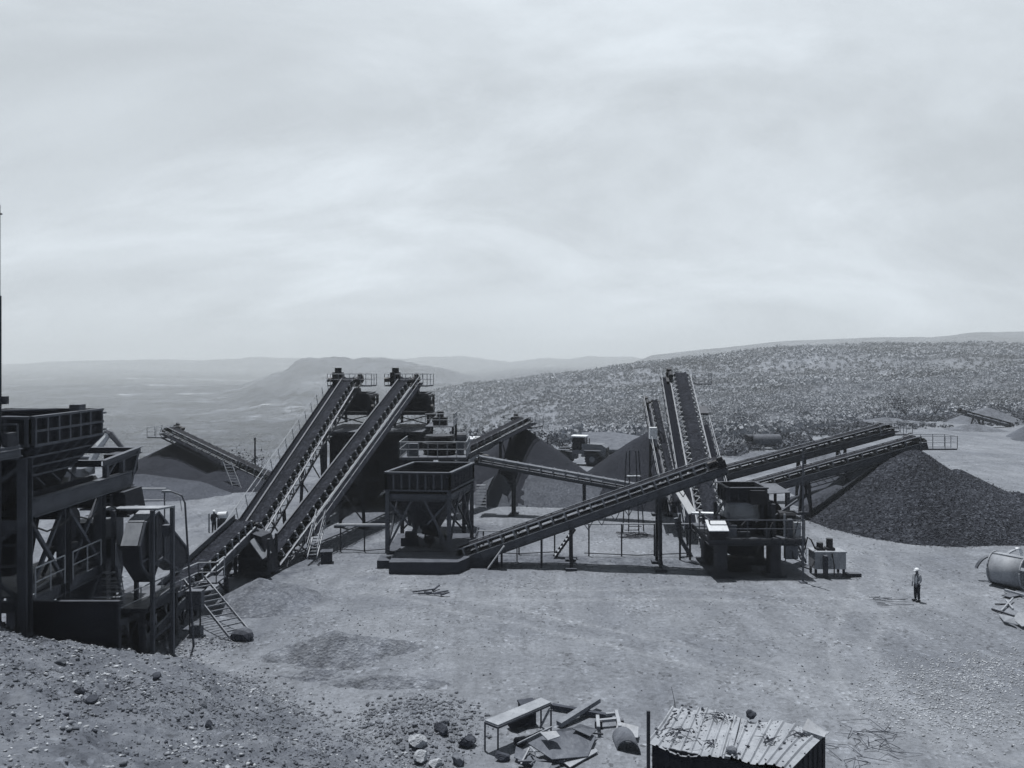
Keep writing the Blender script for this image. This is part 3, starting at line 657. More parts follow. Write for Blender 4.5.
mb = MB(); mb.bar((cen.x-.5, cen.y, 1.75), (cen.x+1.3, cen.y-.2, 1.35), 1.1, .3); mb.tube((cen.x-.3, cen.y-.9, 1.3), (cen.x+.3, cen.y-.9, 1.3), .26, 10); mb.bar((cen.x, cen.y-.8, .8), (cen.x+.1, cen.y-.8, 1.6), .14); mb.build('feeder', 'black', t)
for x, y, a in ((-1.3, .6, .5), (.9, -1.2, -.6), (-.6, 1.4, .3)): MB().bar((cen.x+x, cen.y+y, .75), (cen.x+x+a, cen.y+y, 3.0), .12).build('strut', 'frame', t)
mb = MB(); mb.b2(-7.6, -3.35, 46.9, 49.5, -.1, .72); mb.b2(-8.55, -7.6, 48.1, 49.6, -.1, .5); mb.prism([(-3.35, 46.9, -.1), (-3.35, 46.9, .72), (-2.7, 48.1, .72), (-2.7, 48.1, -.1)], (0, 2.0, 0)); mb.b2(-2.7, -.9, 48.4, 49.6, -.1, .6); mb.b2(-8.2, -2.6, 49.6, 54.6, -.1, .74)
single(mb, 'concrete_plinth', 'concdark', 'low dark concrete plinth under the square hopper frame', 'plinth', (-5.5, 49, 0))
mb = MB(); mb.box((-6.9, 51.3, 1.0), (1.1, .8, .55)); mb.tube((-7.2, 51.3, 1.45), (-6.5, 51.3, 1.45), .2, 10)
single(mb, 'motor_base', 'concdark', 'dark concrete block with a small motor inside the hopper frame', 'motor base', (-6.9, 51.3, .7))
ladder('stair of broad pale treads hanging at the back right corner of the hopper', P(481, 509, 55.2), P(481, 482, 56.6), .75, (1, 0, 0), .24, 'access_stair', 'frame', None, False, .26)
# crusher platform behind the hopper
t = thing('crusher_platform', 'railed platform carrying a black secondary crusher just behind the hopper', 'platform', (-5.6, 58.5, 0))
mb = MB(); mb.b2(-8.4, -3.4, 56.6, 61.0, 5.75, 5.95); mb.build('deck', 'frame', t)
for x in (-8.2, -3.6):
    for y in (56.8, 60.8): MB().ib((x, y, 0), (x, y, 5.75), .26, .26, (0, 1, 0)).build('column', 'steel', t)
mb = MB(); mb.rail([(-8.4, 61, 5.95), (-8.4, 56.6, 5.95), (-3.4, 56.6, 5.95), (-3.4, 61, 5.95)], 1.15, .7, .03); mb.build('handrail', 'rail', t)
mb = MB(); mb.bar((-8.2, 56.8, .5), (-3.6, 56.8, 5.4), .12); mb.bar((-3.6, 56.8, .5), (-8.2, 56.8, 5.4), .12); mb.build('brace', 'steel', t)
t = thing('secondary_crusher', 'black round crusher with an upright motor standing on the railed platform', 'crusher', (-5.4, 58.8, 5.95))
mb = MB(); mb.lathe((-5.6, 58.8, 5.95), ZU, [(0, 1.2), (.5, 1.35), (.9, 1.35), (.95, 1.0), (1.25, .95), (1.3, 1.15), (1.45, 1.1)]); mb.build('crusher_body', 'black', t)
mb = MB(); mb.box((-3.95, 58.4, 6.5), (.5, .6, 1.1)); mb.tube((-4.2, 58.4, 7.3), (-3.5, 58.4, 7.3), .36, 12); mb.build('motor', 'frame', t)
mb = MB(); mb.b2(-7.9, -7.1, 57.2, 57.9, 5.95, 6.9); mb.build('control_cabinet', 'frame', t)

# ------------------------------------------------------------------ long conveyor in front, right hand machines
c3, fr3, L3 = conveyor('long conveyor in front rising from under the hopper to the cone crusher', P(456, 552, 49.2), P(721, 459, 48.2), 1.15, .55, .36, .86, 'plate', 'rubber', ((.42, 0, .45), (.75, 0, .3)), (), (1, .8), None, 'conveyors at the cone crusher', rollers='roller', edge='frame')
mb = MB(fr3); mb.b2(-.66, -.58, .4, L3-.6, .19, .25); mb.b2(.58, .66, .4, L3-.6, .19, .25); mb.build('belt_edge', 'dustbelt', c3)
for q in (.1, .16, .31): 
    p = fr3 @ V((.7, q*L3, -.9)); MB().tube((p.x, p.y, 0), p, .07, 8).build('prop', 'steel', c3)
for i in range(10):
    mb = MB(); q = .47+i*.05; p = fr3 @ V((.7, q*L3, -.91)); mb.bar(p, p+V((.25, 0, -.35)), .05); mb.bar(p+V((.25, 0, -.35)), fr3 @ V((.7, (q+.03)*L3, -.91)), .05); mb.build('bracket', 'frame', c3)
ladder('dark open stair under the middle of the long front conveyor', P(551, 562, 50.6), P(575, 528, 50.6), .7, (0, 1, 0), .3, 'access_stair', 'steel', None, False, .22)
mb = MB(); mb.bar(P(488, 568, 48), P(504, 546, 48), .5, .06)
single(mb, 'leaning_plate', 'pale', 'pale narrow plate leaning on the lower end of the long front conveyor', 'plate', G(488, 568))
t = thing('switch_box', 'small dark switch box on a thin post under the long front conveyor', 'switch box', G(517, 562))
b = G(517, 562); MB().tube(b, b+V((0, 0, 1.9)), .04).build('post', 'frame', t); MB().box(b+V((0, 0, 1.5)), (.3, .2, .45)).build('box', 'steel', t)

c6, fr6, L6 = conveyor('upper one of the two right hand conveyors reaching out over the dark stockpile', P(706, 474, 70), P(889, 425, 72.5), 1.1, .6, .36, 1.3, 'plate', 'rubber', ((.5, 0, .3), (.72, 0, .3)), ((1, .9, 1.0, .6),), (-1, .7), (-.9, .9, -1.0, 1.8, -.8), 'conveyors at the cone crusher')
c4, fr4, L4 = conveyor('lower one of the two right hand conveyors ending over the big dark stockpile', P(735, 489, 63.5), P(921, 437, 64.5), 1.1, .6, .34, 1.3, 'plate', 'rubber', ((.36, 0, .5), (.82, 2.2, .15)), (), (-1, .7), (-.8, .9, -.6, 2.6, -.9), 'conveyors at the cone crusher')
for fr_, L_c, c_c in ((fr4, L4, c4), (fr6, L6, c6)): mb = MB(fr_); mb.b2(-.65, -.56, .4, L_c-.6, .19, .25); mb.b2(.56, .65, .4, L_c-.6, .19, .25); mb.build('belt_edge', 'dustbelt', c_c)
mb = MB(fr4)
for i in range(16): y = L4*(.35+.04*i); mb.bar((.64, y, -.94), (.64, y+.3, -1.4), .05); mb.bar((-.64, y, -.94), (-.64, y+.3, -1.4), .05)
mb.b2(.61, .67, L4*.35, L4*.97, -1.47, -1.40); mb.b2(-.67, -.61, L4*.35, L4*.97, -1.47, -1.40); mb.build('lower_chord', 'frame', c4)
c5, fr5, L5 = conveyor('tall steep conveyor with a wide smooth belt right of the centre', (14.2, 53.0, 1.0), P(680, 372, 77), 1.15, 1.0, .34, .9, 'truss', 'belt', ((.3, 0, .2), (.6, 0, .35), (.86, 0, .45)), ((-1, .05, .99, .85), (1, .1, .62, .45)), (-1, 1.15), (1.3, 2.9, -1.6, .3, -1.1), 'conveyors at the cone crusher', rollers='pale', edge='frame', out=.40)
mb = MB(fr5); mb.b2(1.5, 2.3, L5-5.0, L5-3.6, -2.2, -2.0); mb.build('lamp_bracket', 'steel', c5)
c5b, fr5b, L5b = conveyor('small steep conveyor with handrails close to the left of the tall steep one', P(676, 502, 57), P(654, 399, 70), .5, .7, .25, 1.1, 'truss', 'belt', ((.55, 0, .2), (.92, 0, .2)), ((-1, .1, 1.0, .5),), (-1, .8), None, 'conveyors at the cone crusher', rollers='roller', edge='frame', flange='frame')
t = thing('control_cabinet', 'pale control cabinet on a post at the foot of the small steep conveyor', 'cabinet', P(653, 470, 64))
b = P(653, 433, 64); MB().box(b, (.62, .6, .95)).build('cabinet', 'white', t); MB().tube((b.x+.3, b.y, 0), b+V((.3, 0, -.55)), .09).build('post', 'pale', t)
mb = MB(); mb.path([b+V((.4, 0, .3)), b+V((.9, 0, -.2)), b+V((1.0, 0, -1.5)), b+V((1.5, 0, -2.6))], .05); mb.path([b+V((.4, 0, .0)), b+V((.7, 0, -.6)), b+V((.8, 0, -1.7)), b+V((1.3, 0, -2.9))], .05); mb.build('cable', 'black', t)
t = thing('discharge_chute', 'pale sloping chute dropping to the deck left of the cone crusher', 'chute', P(690, 512, 50))
mb = MB(); mb.bar(P(677, 488, 50.5), P(692, 513, 49.4), .5, .12, (0, -1, .5)); mb.bar(P(692, 513, 49.4), P(724, 514, 49.0), .45, .12); mb.build('trough', 'white', t)
for px in (680, 690, 703): q = P(px, 514, 50); MB().tube((q.x, q.y, 0), q, .07).build('post', 'steel', t)
mb = MB(); mb.path([P(676, 518, 51), P(681, 540, 51), P(697, 566, 51), P(712, 560, 50)], .16, 8); mb.build('curved_chute', 'frame', t)

# cone crusher station
cx = 14.7
t = thing('cone_crusher_station', 'black cone crusher on a heavy railed steel stand at the right of the yard', 'crusher', (cx, 48, 0))
for x in (12.75, 16.0):
    for y in (46.5, 49.6):
        lg = MB().b2(x-.32, x+.32, y-.4, y+.4, 0, 2.0) .build('leg', 'steel', t); MB().b2(x-.6, x+.6, y-.65, y+.65, -.2, .22).build('footing', 'concdark', lg)
mb = MB(); mb.b2(11.9, 17.75, 45.9, 50.3, 1.98, 2.0)
for y in (45.95, 50.25): mb.ib((11.9, y, 2.18), (17.75, y, 2.18), .22, .34)
for x in (12.0, 14.0, 16.0, 17.6): mb.ib((x, 46.1, 2.18), (x, 50.1, 2.18), .2, .32)
mb.b2(11.9, 17.75, 45.9, 50.3, 2.36, 2.42); dk = mb.build('deck', 'steel', t)
mb = MB(); mb.rail([(11.95, 48.5, 2.42), (11.95, 45.95, 2.42), (17.7, 45.95, 2.42), (17.7, 50.2, 2.42)], 1.1, 1.15, .032); mb.build('handrail', 'frame', dk)
mb = MB(); mb.lathe((cx-.2, 48, 2.42), ZU, [(0, 1.35), (.35, 1.4), (.4, 1.15), (.9, 1.1), (.95, 1.35)], 26); mb.build('lower_frame', 'steel2', t)
mb = MB(); mb.lathe((cx-.2, 48, 3.37), ZU, [(0, 1.32), (.12, 1.38), (.16, 1.15), (.55, .98), (.85, .85), (.9, 1.05), (1.0, 1.05)], 26); mb.build('upper_bowl', 'pale', t)
ribbed(t, 'feed_box', cx-1.35, cx+.95, 46.9, 49.0, 4.38, 5.35, 4, 3, 'steel2', 'steel', True)
mb = MB(); mb.b2(cx-.1, cx+.8, 46.5, 46.75, 4.35, 5.2); mb.build('splash_plate', 'black', t)
for i, (x, y, z, r, h) in enumerate(((13.2, 46.4, 2.42, .09, 1.5), (15.95, 46.35, 2.42, .12, 2.0), (17.3, 47.9, 2.42, .1, 2.6), (13.0, 48.6, 2.42, .12, 1.7), (16.6, 46.3, 2.42, .07, 1.4))):
    MB().tube((x, y, z), (x, y, z+h), r, 8).build('standpipe', ('frame', 'steel', 'frame', 'steel', 'pale')[i], t)
for i, (x, y, z, a, b, c) in enumerate(((13.4, 46.3, 2.42, .5, .4, .75), (17.35, 46.4, 2.42, .4, .5, .9), (15.5, 46.25, 2.42, .35, .3, .5), (16.9, 46.25, 2.42, .3, .25, 1.1), (14.1, 46.2, 2.42, .7, .2, .35))):
    MB().b2(x-a/2, x+a/2, y-b/2, y+b/2, z, z+c).build('control_box', ('frame', 'pale', 'steel', 'frame', 'steel2')[i], t)
for i in range(6):
    x = 12.9+i*.85; mb = MB(); mb.path([(x, 46.1, 2.6), (x+.15, 46.0, 3.0+.2*(i % 3)), (x+.5, 46.3, 3.4), (x+.6, 46.9, 3.2+.3*(i % 2))], .035, 5); mb.build('hose', 'black', t)
MB().bar((15.9, 47.0, 3.3), (17.6, 46.8, 4.6), .2, .1).build('brace', 'frame', t); mb = MB(); mb.bar((12.2, 47.5, 2.5), (13.3, 47.6, 4.4), .16, .1); mb.bar((13.3, 47.6, 4.4), (13.5, 47.6, 5.3), .16, .1); mb.build('brace', 'frame', t)
mb = MB(); mb.tube((cx-.2, 48, 1.0), (cx-.2, 48, 1.98), .9, 18, 1.25); mb.build('discharge_cone', 'black', t)
for i in range(8):
    a = i*math.pi/4+.3; MB().tube((cx-.2+1.22*math.cos(a), 48+1.22*math.sin(a), 2.85), (cx-.2+1.22*math.cos(a), 48+1.22*math.sin(a), 3.5), .13, 8).build('spring', 'black', t)
mb = MB(); mb.tube((16.4, 46.9, 3.5), (17.4, 46.9, 3.5), .42, 14); mb.b2(16.4, 17.4, 46.6, 47.2, 2.42, 3.1); mb.build('motor', 'black', t)
mb = MB(); mb.tube((16.2, 47.6, 3.6), (16.2, 48.4, 3.6), .75, 16); mb.tube((16.2, 46.9, 3.2), (16.2, 47.5, 3.2), .28, 10); mb.build('flywheel', 'black', t)
mb = MB(); mb.prism([(11.8, 45.5, 2.98), (11.8, 45.5, 2.93), (13.0, 45.5, 2.93), (13.0, 45.5, 2.98)], (-.05, .75, .5)); mb.build('guard_cover', 'white', t); mb = MB(); mb.b2(11.9, 12.9, 45.75, 46.4, 2.43, 2.92); mb.build('guard_box', 'black', t)
mb = MB(); mb.b2(15.5, 16.6, 48.8, 50.0, 2.42, 3.0); mb.b2(15.3, 15.45, 46.6, 46.9, 2.42, 4.6); mb.tube((15.9, 46.6, 2.42), (15.9, 46.6, 4.6), .11, 8); mb.tube((16.9, 48.8, 2.42), (16.9, 48.8, 5.2), .1, 8); mb.build('pipe_work', 'steel2', t)
mb = MB(); mb.add([(15.9, 47.2, 4.9), (17.4, 47.4, 4.95), (17.0, 49, 5.25), (15.6, 49, 5.25), (15.9, 47.2, 4.86), (17.4, 47.4, 4.91), (17.0, 49, 5.21), (15.6, 49, 5.21)], [(0, 1, 2, 3), (7, 6, 5, 4), (0, 4, 5, 1), (1, 5, 6, 2), (2, 6, 7, 3), (3, 7, 4, 0)])
for q in ((15.95, 47.3), (17.3, 47.45), (16.9, 48.9)): mb.tube((q[0], q[1], 2.42), (q[0], q[1], 4.93), .06, 6)
mb.build('canopy', 'frame', t)
for q in ((-1, 0), (.2, .1), (1.2, .2), (2.2, -.3)):
    mb = MB(); mb.path([(cx+q[0], 46.0, 2.0), (cx+q[0]+.1, 45.9, 1.2), (cx+q[0]+.6, 45.95, 1.0), (cx+q[0]+.9, 46.1, 1.9)], .035, 5); mb.build('hose', 'black', t)
mb = MB(); mb.b2(16.55, 17.3, 45.95, 46.3, 1.15, 1.95); mb.build('junction_box', 'frame', t)
mb = MB(); mb.b2(13.5, 14.9, 47.3, 48.4, .05, .8); mb.build('discharge_box', 'black', t)
ladder('short stair with pale rails down the right end of the cone crusher stand', (19.0, 49.5, .1), (17.85, 49.2, 2.4), .8, (0, 1, 0), .25, 'access_stair', 'frame', None, True, .22)
t = thing('hydraulic_unit', 'small hydraulic power unit with a grey tank right of the cone crusher', 'hydraulic unit', (19.4, 46.8, 0))
MB().b2(18.45, 20.35, 46.3, 47.3, .45, 1.45).build('tank', 'pale', t)
mb = MB(); mb.b2(18.4, 20.4, 46.25, 47.35, 1.45, 1.52); mb.b2(18.5, 20.3, 46.35, 46.4, .46, .5); mb.build('lid', 'pale', t)
for x in (18.55, 20.25):
    for y in (46.4, 47.2): MB().b2(x-.06, x+.06, y-.06, y+.06, 0, .45).build('leg', 'steel', t)
for x, h in ((19.55, .7), (18.95, .45)): mb = MB(); mb.tube((x, 46.8, 1.52), (x, 46.8, 1.52+h), .2, 10); mb.box((x, 46.8, 1.6), (.5, .5, .15)); mb.build('motor', 'black', t)
mb = MB(); mb.path([(18.6, 46.6, 1.6), (18.3, 46.5, 2.2), (18.0, 46.3, 2.4), (17.8, 46.2, 1.7)], .045, 6); mb.build('hose', 'black', t); mb = MB(); mb.path([(18.5, 46.4, 1.0), (18.1, 46.1, .5), (17.5, 46.1, .7)], .05, 6); mb.build('hose', 'black', t); mb = MB(); mb.path([(19.5, 46.28, 1.4), (19.55, 46.1, .7), (19.5, 46.0, .05)], .04, 6); mb.build('hose', 'black', t)
MB().b2(18.9, 19.1, 45.9, 46.2, .0, 1.35).build('filter_rack', 'steel', t); MB().b2(20.4, 21.3, 46.3, 46.7, 0, .18).build('drip_tray', 'steel', t)
b = G(803, 583); t = thing('thin_pole', 'thin grey pole standing in front of the right end of the cone crusher', 'pole', b)
MB().tube(b, (b.x, b.y, 8.0), .07, 8, .05).build('shaft', 'frame', t); MB().box(b+V((0, 0, .05)), (.4, .4, .1)).build('base', 'conc', t); MB().box((b.x, b.y, 4.15), (.5, .12, .12)).build('bracket', 'steel', t)

# conveyor 9, stacker left, stacker centre, far one
conveyor('level looking slim conveyor sloping down to the right behind the hopper', P(700, 497, 62), P(476, 457, 65), .8, .28, .3, 1.05, 'plate', 'dustbelt', ((.82, 0, .0), (.5, 0, .0)), (), (1, .7), None, 'conveyors stacking ore at the back', rollers='roller')
conveyor('left stacker conveyor with its head over the dark pile at the far left', P(278, 480, 79), P(168, 427, 83), 1.1, .75, .4, 1.0, 'truss', 'rubber', ((.36, 0, .2),), ((-1, .3, .98, .55),), (1, 1.0), (-1.2, 1.0, -.6, 1.7, -1.0), 'conveyors stacking ore at the back')
conveyor('back stacker conveyor dropping ore on the pile behind the hopper', (-5.6, 63.5, 5.0), P(526, 418, 77), .95, .45, .34, 1.3, 'plate', 'rubber', ((.7, 2, .0),), ((1, .5, 1.0, .5),), (-1, 1.0), (-.9, .9, -.8, 2.2, -.9), 'conveyors stacking ore at the back')
b = P(238, 470, 78); ladder('steep pale ladder leaning on the left stacker conveyor', P(240, 496, 76), P(227, 462, 77.5), .8, (1, 0, 0), .32, 'ladder', 'pale')
conveyor('far stacker conveyor standing alone by the yard edge at the right', P(1012, 424, 150), P(963, 411, 147), .8, .35, .35, 2.2, 'truss', 'rubber', ((.62, -.3, -.2), (.74, -.3, .8)), (), (1, 1.2), None, 'conveyors stacking ore at the back')
# ------------------------------------------------------------------ stockpiles
pile('ore_pile', 'ore', [(33.2, 62.6, 8.9, 6.1, 1, 1), (36.0, 61.6, 8.4, 4.6, 1.1, .95), (39.5, 59.5, 7, 3.0, 1.25, .9), (31.2, 62.0, 6.6, 3.7, 1, .9)], 'big coarse dark stockpile under the lower right hand conveyor', .14, .2, grain=.035, chips=(30000, .016, .06, 'ore', 'coarse dark lumps lying on the big right hand stockpile and round its foot'))
pile('ore_pile', 'orepale', [(35.5, 74, 8.2, 5.2, 1, 1), (30, 70, 4.5, 1.8, 1, 1)], 'grey stockpile behind the big coarse one at the right', .3, .15)
pile('ore_pile', 'orefine', [(1.1, 76.5, 9.0, 6.7, 1, .95)], 'smooth dark cone shaped pile under the back stacker conveyor', .2, .24)
pile('ore_pile', 'sand', [(3.2, 71.6, 5.0, 3.3, 1.55, .78), (-1.2, 71.2, 3.6, 2.7, 1, .95), (7.6, 71.4, 4, 2.4, 1.2, .7)], 'pale flat topped heap of fines in front of the smooth dark cone pile', .2, .5)
pile('ore_pile', 'earthheap', [(42, 103, 6, 1.5, 2.2, .9)], 'low grey heap of earth behind the upper right hand conveyor near the tank', .4, .5)
pile('ore_pile', 'orefine', [(13.9, 75, 9.3, 6.6, 1, 1)], 'smooth dark pile left of the tall steep conveyor', .2, .24)
pile('ore_pile', 'sand', [(14.2, 70, 4.6, 3.4, 1.1, .8), (10.6, 71, 3.2, 1.6, 1.1, .8)], 'small pale heap at the foot of the dark pile by the tall steep conveyor', .25, .15)
pile('ore_pile', 'orefine', [(-36.2, 84.5, 9.2, 4.6, 1.05, 1), (-29.5, 81, 6, 2.4, 1.1, 1)], 'dark pile under the left stacker conveyor', .2, .25)
pile('ore_pile', 'orepale', [(-37, 76, 6.5, 1.9, 1.5, .9)], 'low grey heap in front of the dark pile at the far left', .3, .12)
pile('ore_pile', 'earthheap', [(-13.7, 41.3, 2.8, 1.45, .95, 1), (-12.7, 42.0, 2.2, .9, 1.1, .9), (-12.4, 40.2, 1.5, .4, 1.3, .8)], 'smooth grey heap of spilled fines under the left steep conveyor', .12, .22, grain=.012)
pile('earth_mound', 'mound', [(-7.8, 34.2, 2.3, 1.05, 1.1, .95), (-6.3, 34.6, 1.7, .6, 1.2, .8), (-9.3, 34.0, 1.6, .6, 1.1, .8)], 'low dark mound of loose earth in mid yard right of the ladder foot', .1, .34, grain=.02)
pile('earth_mound', 'mound', [(-5.4, 31.0, 1.5, .4, 1.8, .45), (-8.2, 31.6, 1.1, .35, 1.7, .5)], 'long low ridge of loose earth between the mound and the rubble bank', .1, .3, grain=.02)
pile('ore_pile', 'earthheap', [(100, 160, 6, 3.4, 1.4, 1)], 'far grey heap behind the lone stacker conveyor', .6, .25)
pile('ore_pile', 'earthheap', [(87, 143, 4.0, 1.3, 1.4, 1)], 'low far heap under the head of the lone stacker conveyor', .5, .2)
pile('ore_pile', 'earthheap', [(78, 158, 4, 1.3, 2.4, 1)], 'long low far heap left of the lone stacker conveyor', .5, .25)
pile('ore_pile', 'sand', [(92, 128, 7, 5.2, 1.1, 1), (88, 124, 5, 2.6, 1.2, 1)], 'pale far heap cut by the right edge behind the big coarse stockpile', .5, .3)

# ------------------------------------------------------------------ left hand crushing plant
XF = -17.75
t = thing('feed_hopper', 'large dark receiving hopper with a grid of steel ribs at the left edge', 'hopper', (-19.9, 30.3, 8))
xo, xi, ya, yb = XF, -21.8, 28.0, 32.75; z0, z1, z2 = 8.75, 10.0, 11.12
def hopper_ring(x0, x1, y0, y1, z): return [V((x0, y0, z)), V((x1, y0, z)), V((x1, y1, z)), V((x0, y1, z))]
hc = V(((xo+xi)/2, (ya+yb)/2, 0))
def shell2(mb, r0, r1, th=.07):
    for i in range(4):
        j = (i+1) % 4; a, b, c, d = r0[i], r0[j], r1[j], r1[i]; inn = hc-(a+b+c+d)/4; inn.z = 0; inn = inn.normalized()*th; mb.hexa([a, b, b+inn, a+inn, d, c, c+inn, d+inn])
r2, r1, r0_, rm = hopper_ring(xi, xo, ya, yb, z2), hopper_ring(xi, xo, ya, yb, z1), hopper_ring(xi+.9, xo-.75, ya+.1, yb-1.0, z0), hopper_ring(xi+1.25, xo-1.0, ya+.1, yb-1.3, 7.9)
mb = MB(); shell2(mb, r1, r2); up = mb.build('bin', 'steel2', t)
mb = MB(); R1, R2 = r1[1:3], r2[1:3]; e = V((.09, 0, 0))
for z in (z1+.03, (z1+z2)/2, z2-.04): mb.b2(xo, xo+.17, ya, yb, z-.045, z+.045)
for k in range(7): y = ya+.12+(yb-ya-.2)*([0, .16, .32, .48, .64, .80, 1][k]); mb.b2(xo, xo+.15, y-.05, y+.05, z1+.075, z2-.085)
for z in (z1+.2, z2-.2): mb.tube((xo+.05, yb, z), (xo+.05, yb+.35, z), .05, 8)
for z in (z1+.05, z2-.05): mb.b2(xi, xo, ya-.14, ya, z-.05, z+.05)
for k in range(6): x = xi+.1+k*.77; mb.b2(x-.05, x+.05, ya-.12, ya, z1+.1, z2-.1)
mb.box((xo-.2, ya+3.4, z2+.12), (.4, .5, .25)); mb.build('stiffener', 'frame', up)
mb = MB(); shell2(mb, r0_, r1); lowr = mb.build('sloping_bin', 'steel2', t)
mb = MB()
for f in (.0, .33, .66, .98): 
    a, b = r1[1].lerp(r0_[1], f), r1[2].lerp(r0_[2], f); mb.bar(a+e*.8, b+e*.8, .16, .07)
for k in range(6):
    q = .06+k*.18; a, b = r1[1].lerp(r1[2], q+.04), r0_[1].lerp(r0_[2], q); mb.bar(a+e*.8, b+e*.8, .15, .05, (0, 1, 0))
mb.build('stiffener', 'frame', lowr)
mb = MB(); shell2(mb, rm, r0_); lw = mb.build('throat', 'black', t)
mb = MB()
for k in range(4):
    y = ya+.25+k*1.05; mb.path([(xo-.7, y, z0), (xo-.45, y+.25, 8.35), (xo-.5, y+.3, 8.0)], .045, 4)
mb.build('rib', 'frame', lw)
mb = MB(); mb.add([V((xi+.1, ya+.1, z2-.35)), V((xo-.1, ya+.1, z2-.5)), V((xo-.1, yb-.1, z2-.45)), V((xi+.1, yb-.1, z2-.3))], [(0, 1, 2, 3)]); mb.build('ore_fill', 'rockdark', t)
# frame carrying hopper and feeder
t = thing('hopper_frame', 'heavy dark steel frame of braced columns carrying the receiving hopper', 'steel frame', (-19.6, 30.3, 0))
for x in (XF-.1, -21.6):
    for y in (27.85, 30.25, 32.9): MB().ib((x, y, -.5), (x, y, 9.6 if y < 28 else 7.35), .36, .36, (0, 1, 0)).build('column', 'frame', t)
mb = MB()
for x in (XF+.02, -21.6): mb.ib((x, 28.05, 7.72), (x, 35.4, 7.72), .3, .68)
for x in (XF-.1, -21.6): mb.ib((x, 28.05, 4.15), (x, 33.1, 4.15), .26, .46)
for y in (27.85, 30.25, 32.9): mb.ib((XF-.3, y, 7.1), (-21.4, y, 7.1), .25, .45); mb.ib((XF-.3, y, 4.15), (-21.4, y, 4.15), .22, .4)
mb.build('beam', 'frame', t)
mb = MB()
for x in (XF-.1, -21.6):
    for a, b in ((28.0, 30.1), (30.4, 32.75)): mb.bar((x, a, 4.45), (x, b, 7.2), .13); mb.bar((x+.12, b, 4.45), (x+.12, a, 7.2), .13); mb.bar((x, a, .6), (x, b, 3.9), .12)
for z in (.8, 4.5): mb.bar((XF-.4, 27.85, z), (-21.4, 27.85, z+2.6), .13); mb.bar((-21.4, 27.97, z), (XF-.4, 27.97, z+2.6), .13)
mb.bar((XF-.2, 27.7, 9.3), (-20.4, 27.7, 7.4), .13); mb.build('brace', 'frame', t)
mb = MB(); mb.b2(-21.4, XF-.3, 28.1, 33.0, 4.39, 4.45); mb.build('lower_deck', 'frame', t)
for a, b in ((28.1, 29.95), (30.5, 32.6)): mb = MB(); mb.rail([(XF+.12, a, 4.4), (XF+.12, b, 4.4)], 1.1, .95, .03); mb.build('handrail', 'rail', t)
mb = MB(); mb.rail([(XF-.5, 28.6, 3.9), (XF-.5, 30.4, 4.0)], .5, 2, .06, False); mb.build('pipe', 'pale', t)
# feeder and its discharge end
t = thing('vibrating_feeder', 'dark vibrating feeder under the receiving hopper with an open discharge end', 'feeder', (-19.6, 33, 7.4))
mb = MB(); mb.b2(-20.9, XF-.45, 28.3, 35.2, 7.35, 7.5); mb.b2(XF-.52, XF-.45, 28.3, 33.0, 7.5, 8.2); mb.b2(-20.97, -20.9, 28.3, 33.0, 7.5, 8.2); mb.build('trough', 'steel2', t)
mb = MB()
for x in (XF-.05, -20.6):
    mb.ib((x, 33.1, 8.68), (x, 36.4, 8.92), .22, .3); mb.bar((x, 33.3, 8.06), (x, 33.3, 8.55), .2); mb.bar((x, 34.7, 8.06), (x, 34.7, 8.65), .18); mb.bar((x, 33.4, 8.1), (x, 34.1, 8.6), .1); mb.bar((x, 35.4, 7.4), (x, 36.1, 8.85), .16)
for y, z in ((33.2, 8.68), (36.2, 8.9)): mb.ib((XF-.2, y, z), (-20.5, y, z), .2, .28)
mb.build('end_frame', 'frame', t)
mb = MB(); mb.prism([(XF-.1, 34.9, 8.85), (XF-.1, 36.2, 8.85), (XF-.1, 36.3, 8.0), (XF-.1, 35.5, 7.5), (XF-.1, 35.0, 7.7)], (-.9, 0, 0)); mb.build('end_chute', 'steel2', t)
mb = MB(); mb.tube((XF-.3, 33.6, 7.0), (-20.7, 33.6, 7.0), .35, 12); mb.build('exciter', 'black', t)
# jaw crusher with belt guard
t = thing('jaw_crusher', 'dark jaw crusher below the feeder with a tall angular belt guard', 'crusher', (-19, 35, 2))
mb = MB(); mb.b2(-20.0, -18.5, 34.0, 36.2, 3.4, 5.9); mb.prism([(-20.0, 34.0, 3.4), (-18.5, 34.0, 3.4), (-18.7, 34.0, 2.2), (-19.8, 34.0, 2.2)], (0, 2.2, 0)); mb.tube((-20.2, 35.1, 4.6), (-18.2, 35.1, 4.6), .55, 16); mb.build('crusher_body', 'frame', t)
mb = MB()
for z in (3.6, 4.4, 5.2, 5.8): mb.b2(-20.05, -18.45, 33.9, 34.0, z-.05, z+.05)
for x in (-19.9, -19.25, -18.6): mb.b2(x-.04, x+.04, 33.88, 33.9, 3.4, 5.9)
mb.build('rib', 'frame', t)
mb = MB(); hexp = [(32.75, 4.35), (32.6, 5.2), (33.1, 6.1), (34.3, 6.35), (37.4, 3.9), (37.5, 3.2), (36.5, 3.1), (34.5, 4.3), (33.7, 3.35)]
mb.prism([(-16.75, y, z) for y, z in hexp], (.75, 0, 0)); g = mb.build('belt_guard', 'steel', t)
mb = MB(); gx = -15.97
mb.bar((-16.4, 32.55, 5.24), (-16.4, 33.05, 6.12), .72, .04); mb.bar((-16.4, 33.12, 6.15), (-16.4, 34.25, 6.44), .72, .04); mb.build('top_plate', 'pale', g)
mb = MB()
for (ya_, za), (yb_, zb) in zip(hexp, hexp[1:]+hexp[:1]): mb.bar((gx, ya_, za), (gx, yb_, zb), .09)
for y, a, b in ((33.4, 3.7, 6.15), (34.1, 3.95, 6.25), (34.9, 4.1, 5.85)): mb.bar((gx, y, a), (gx, y, b), .08)
mb.bar((gx, 32.8, 4.5), (gx, 34.4, 4.5), .08); mb.build('rib', 'frame', g)
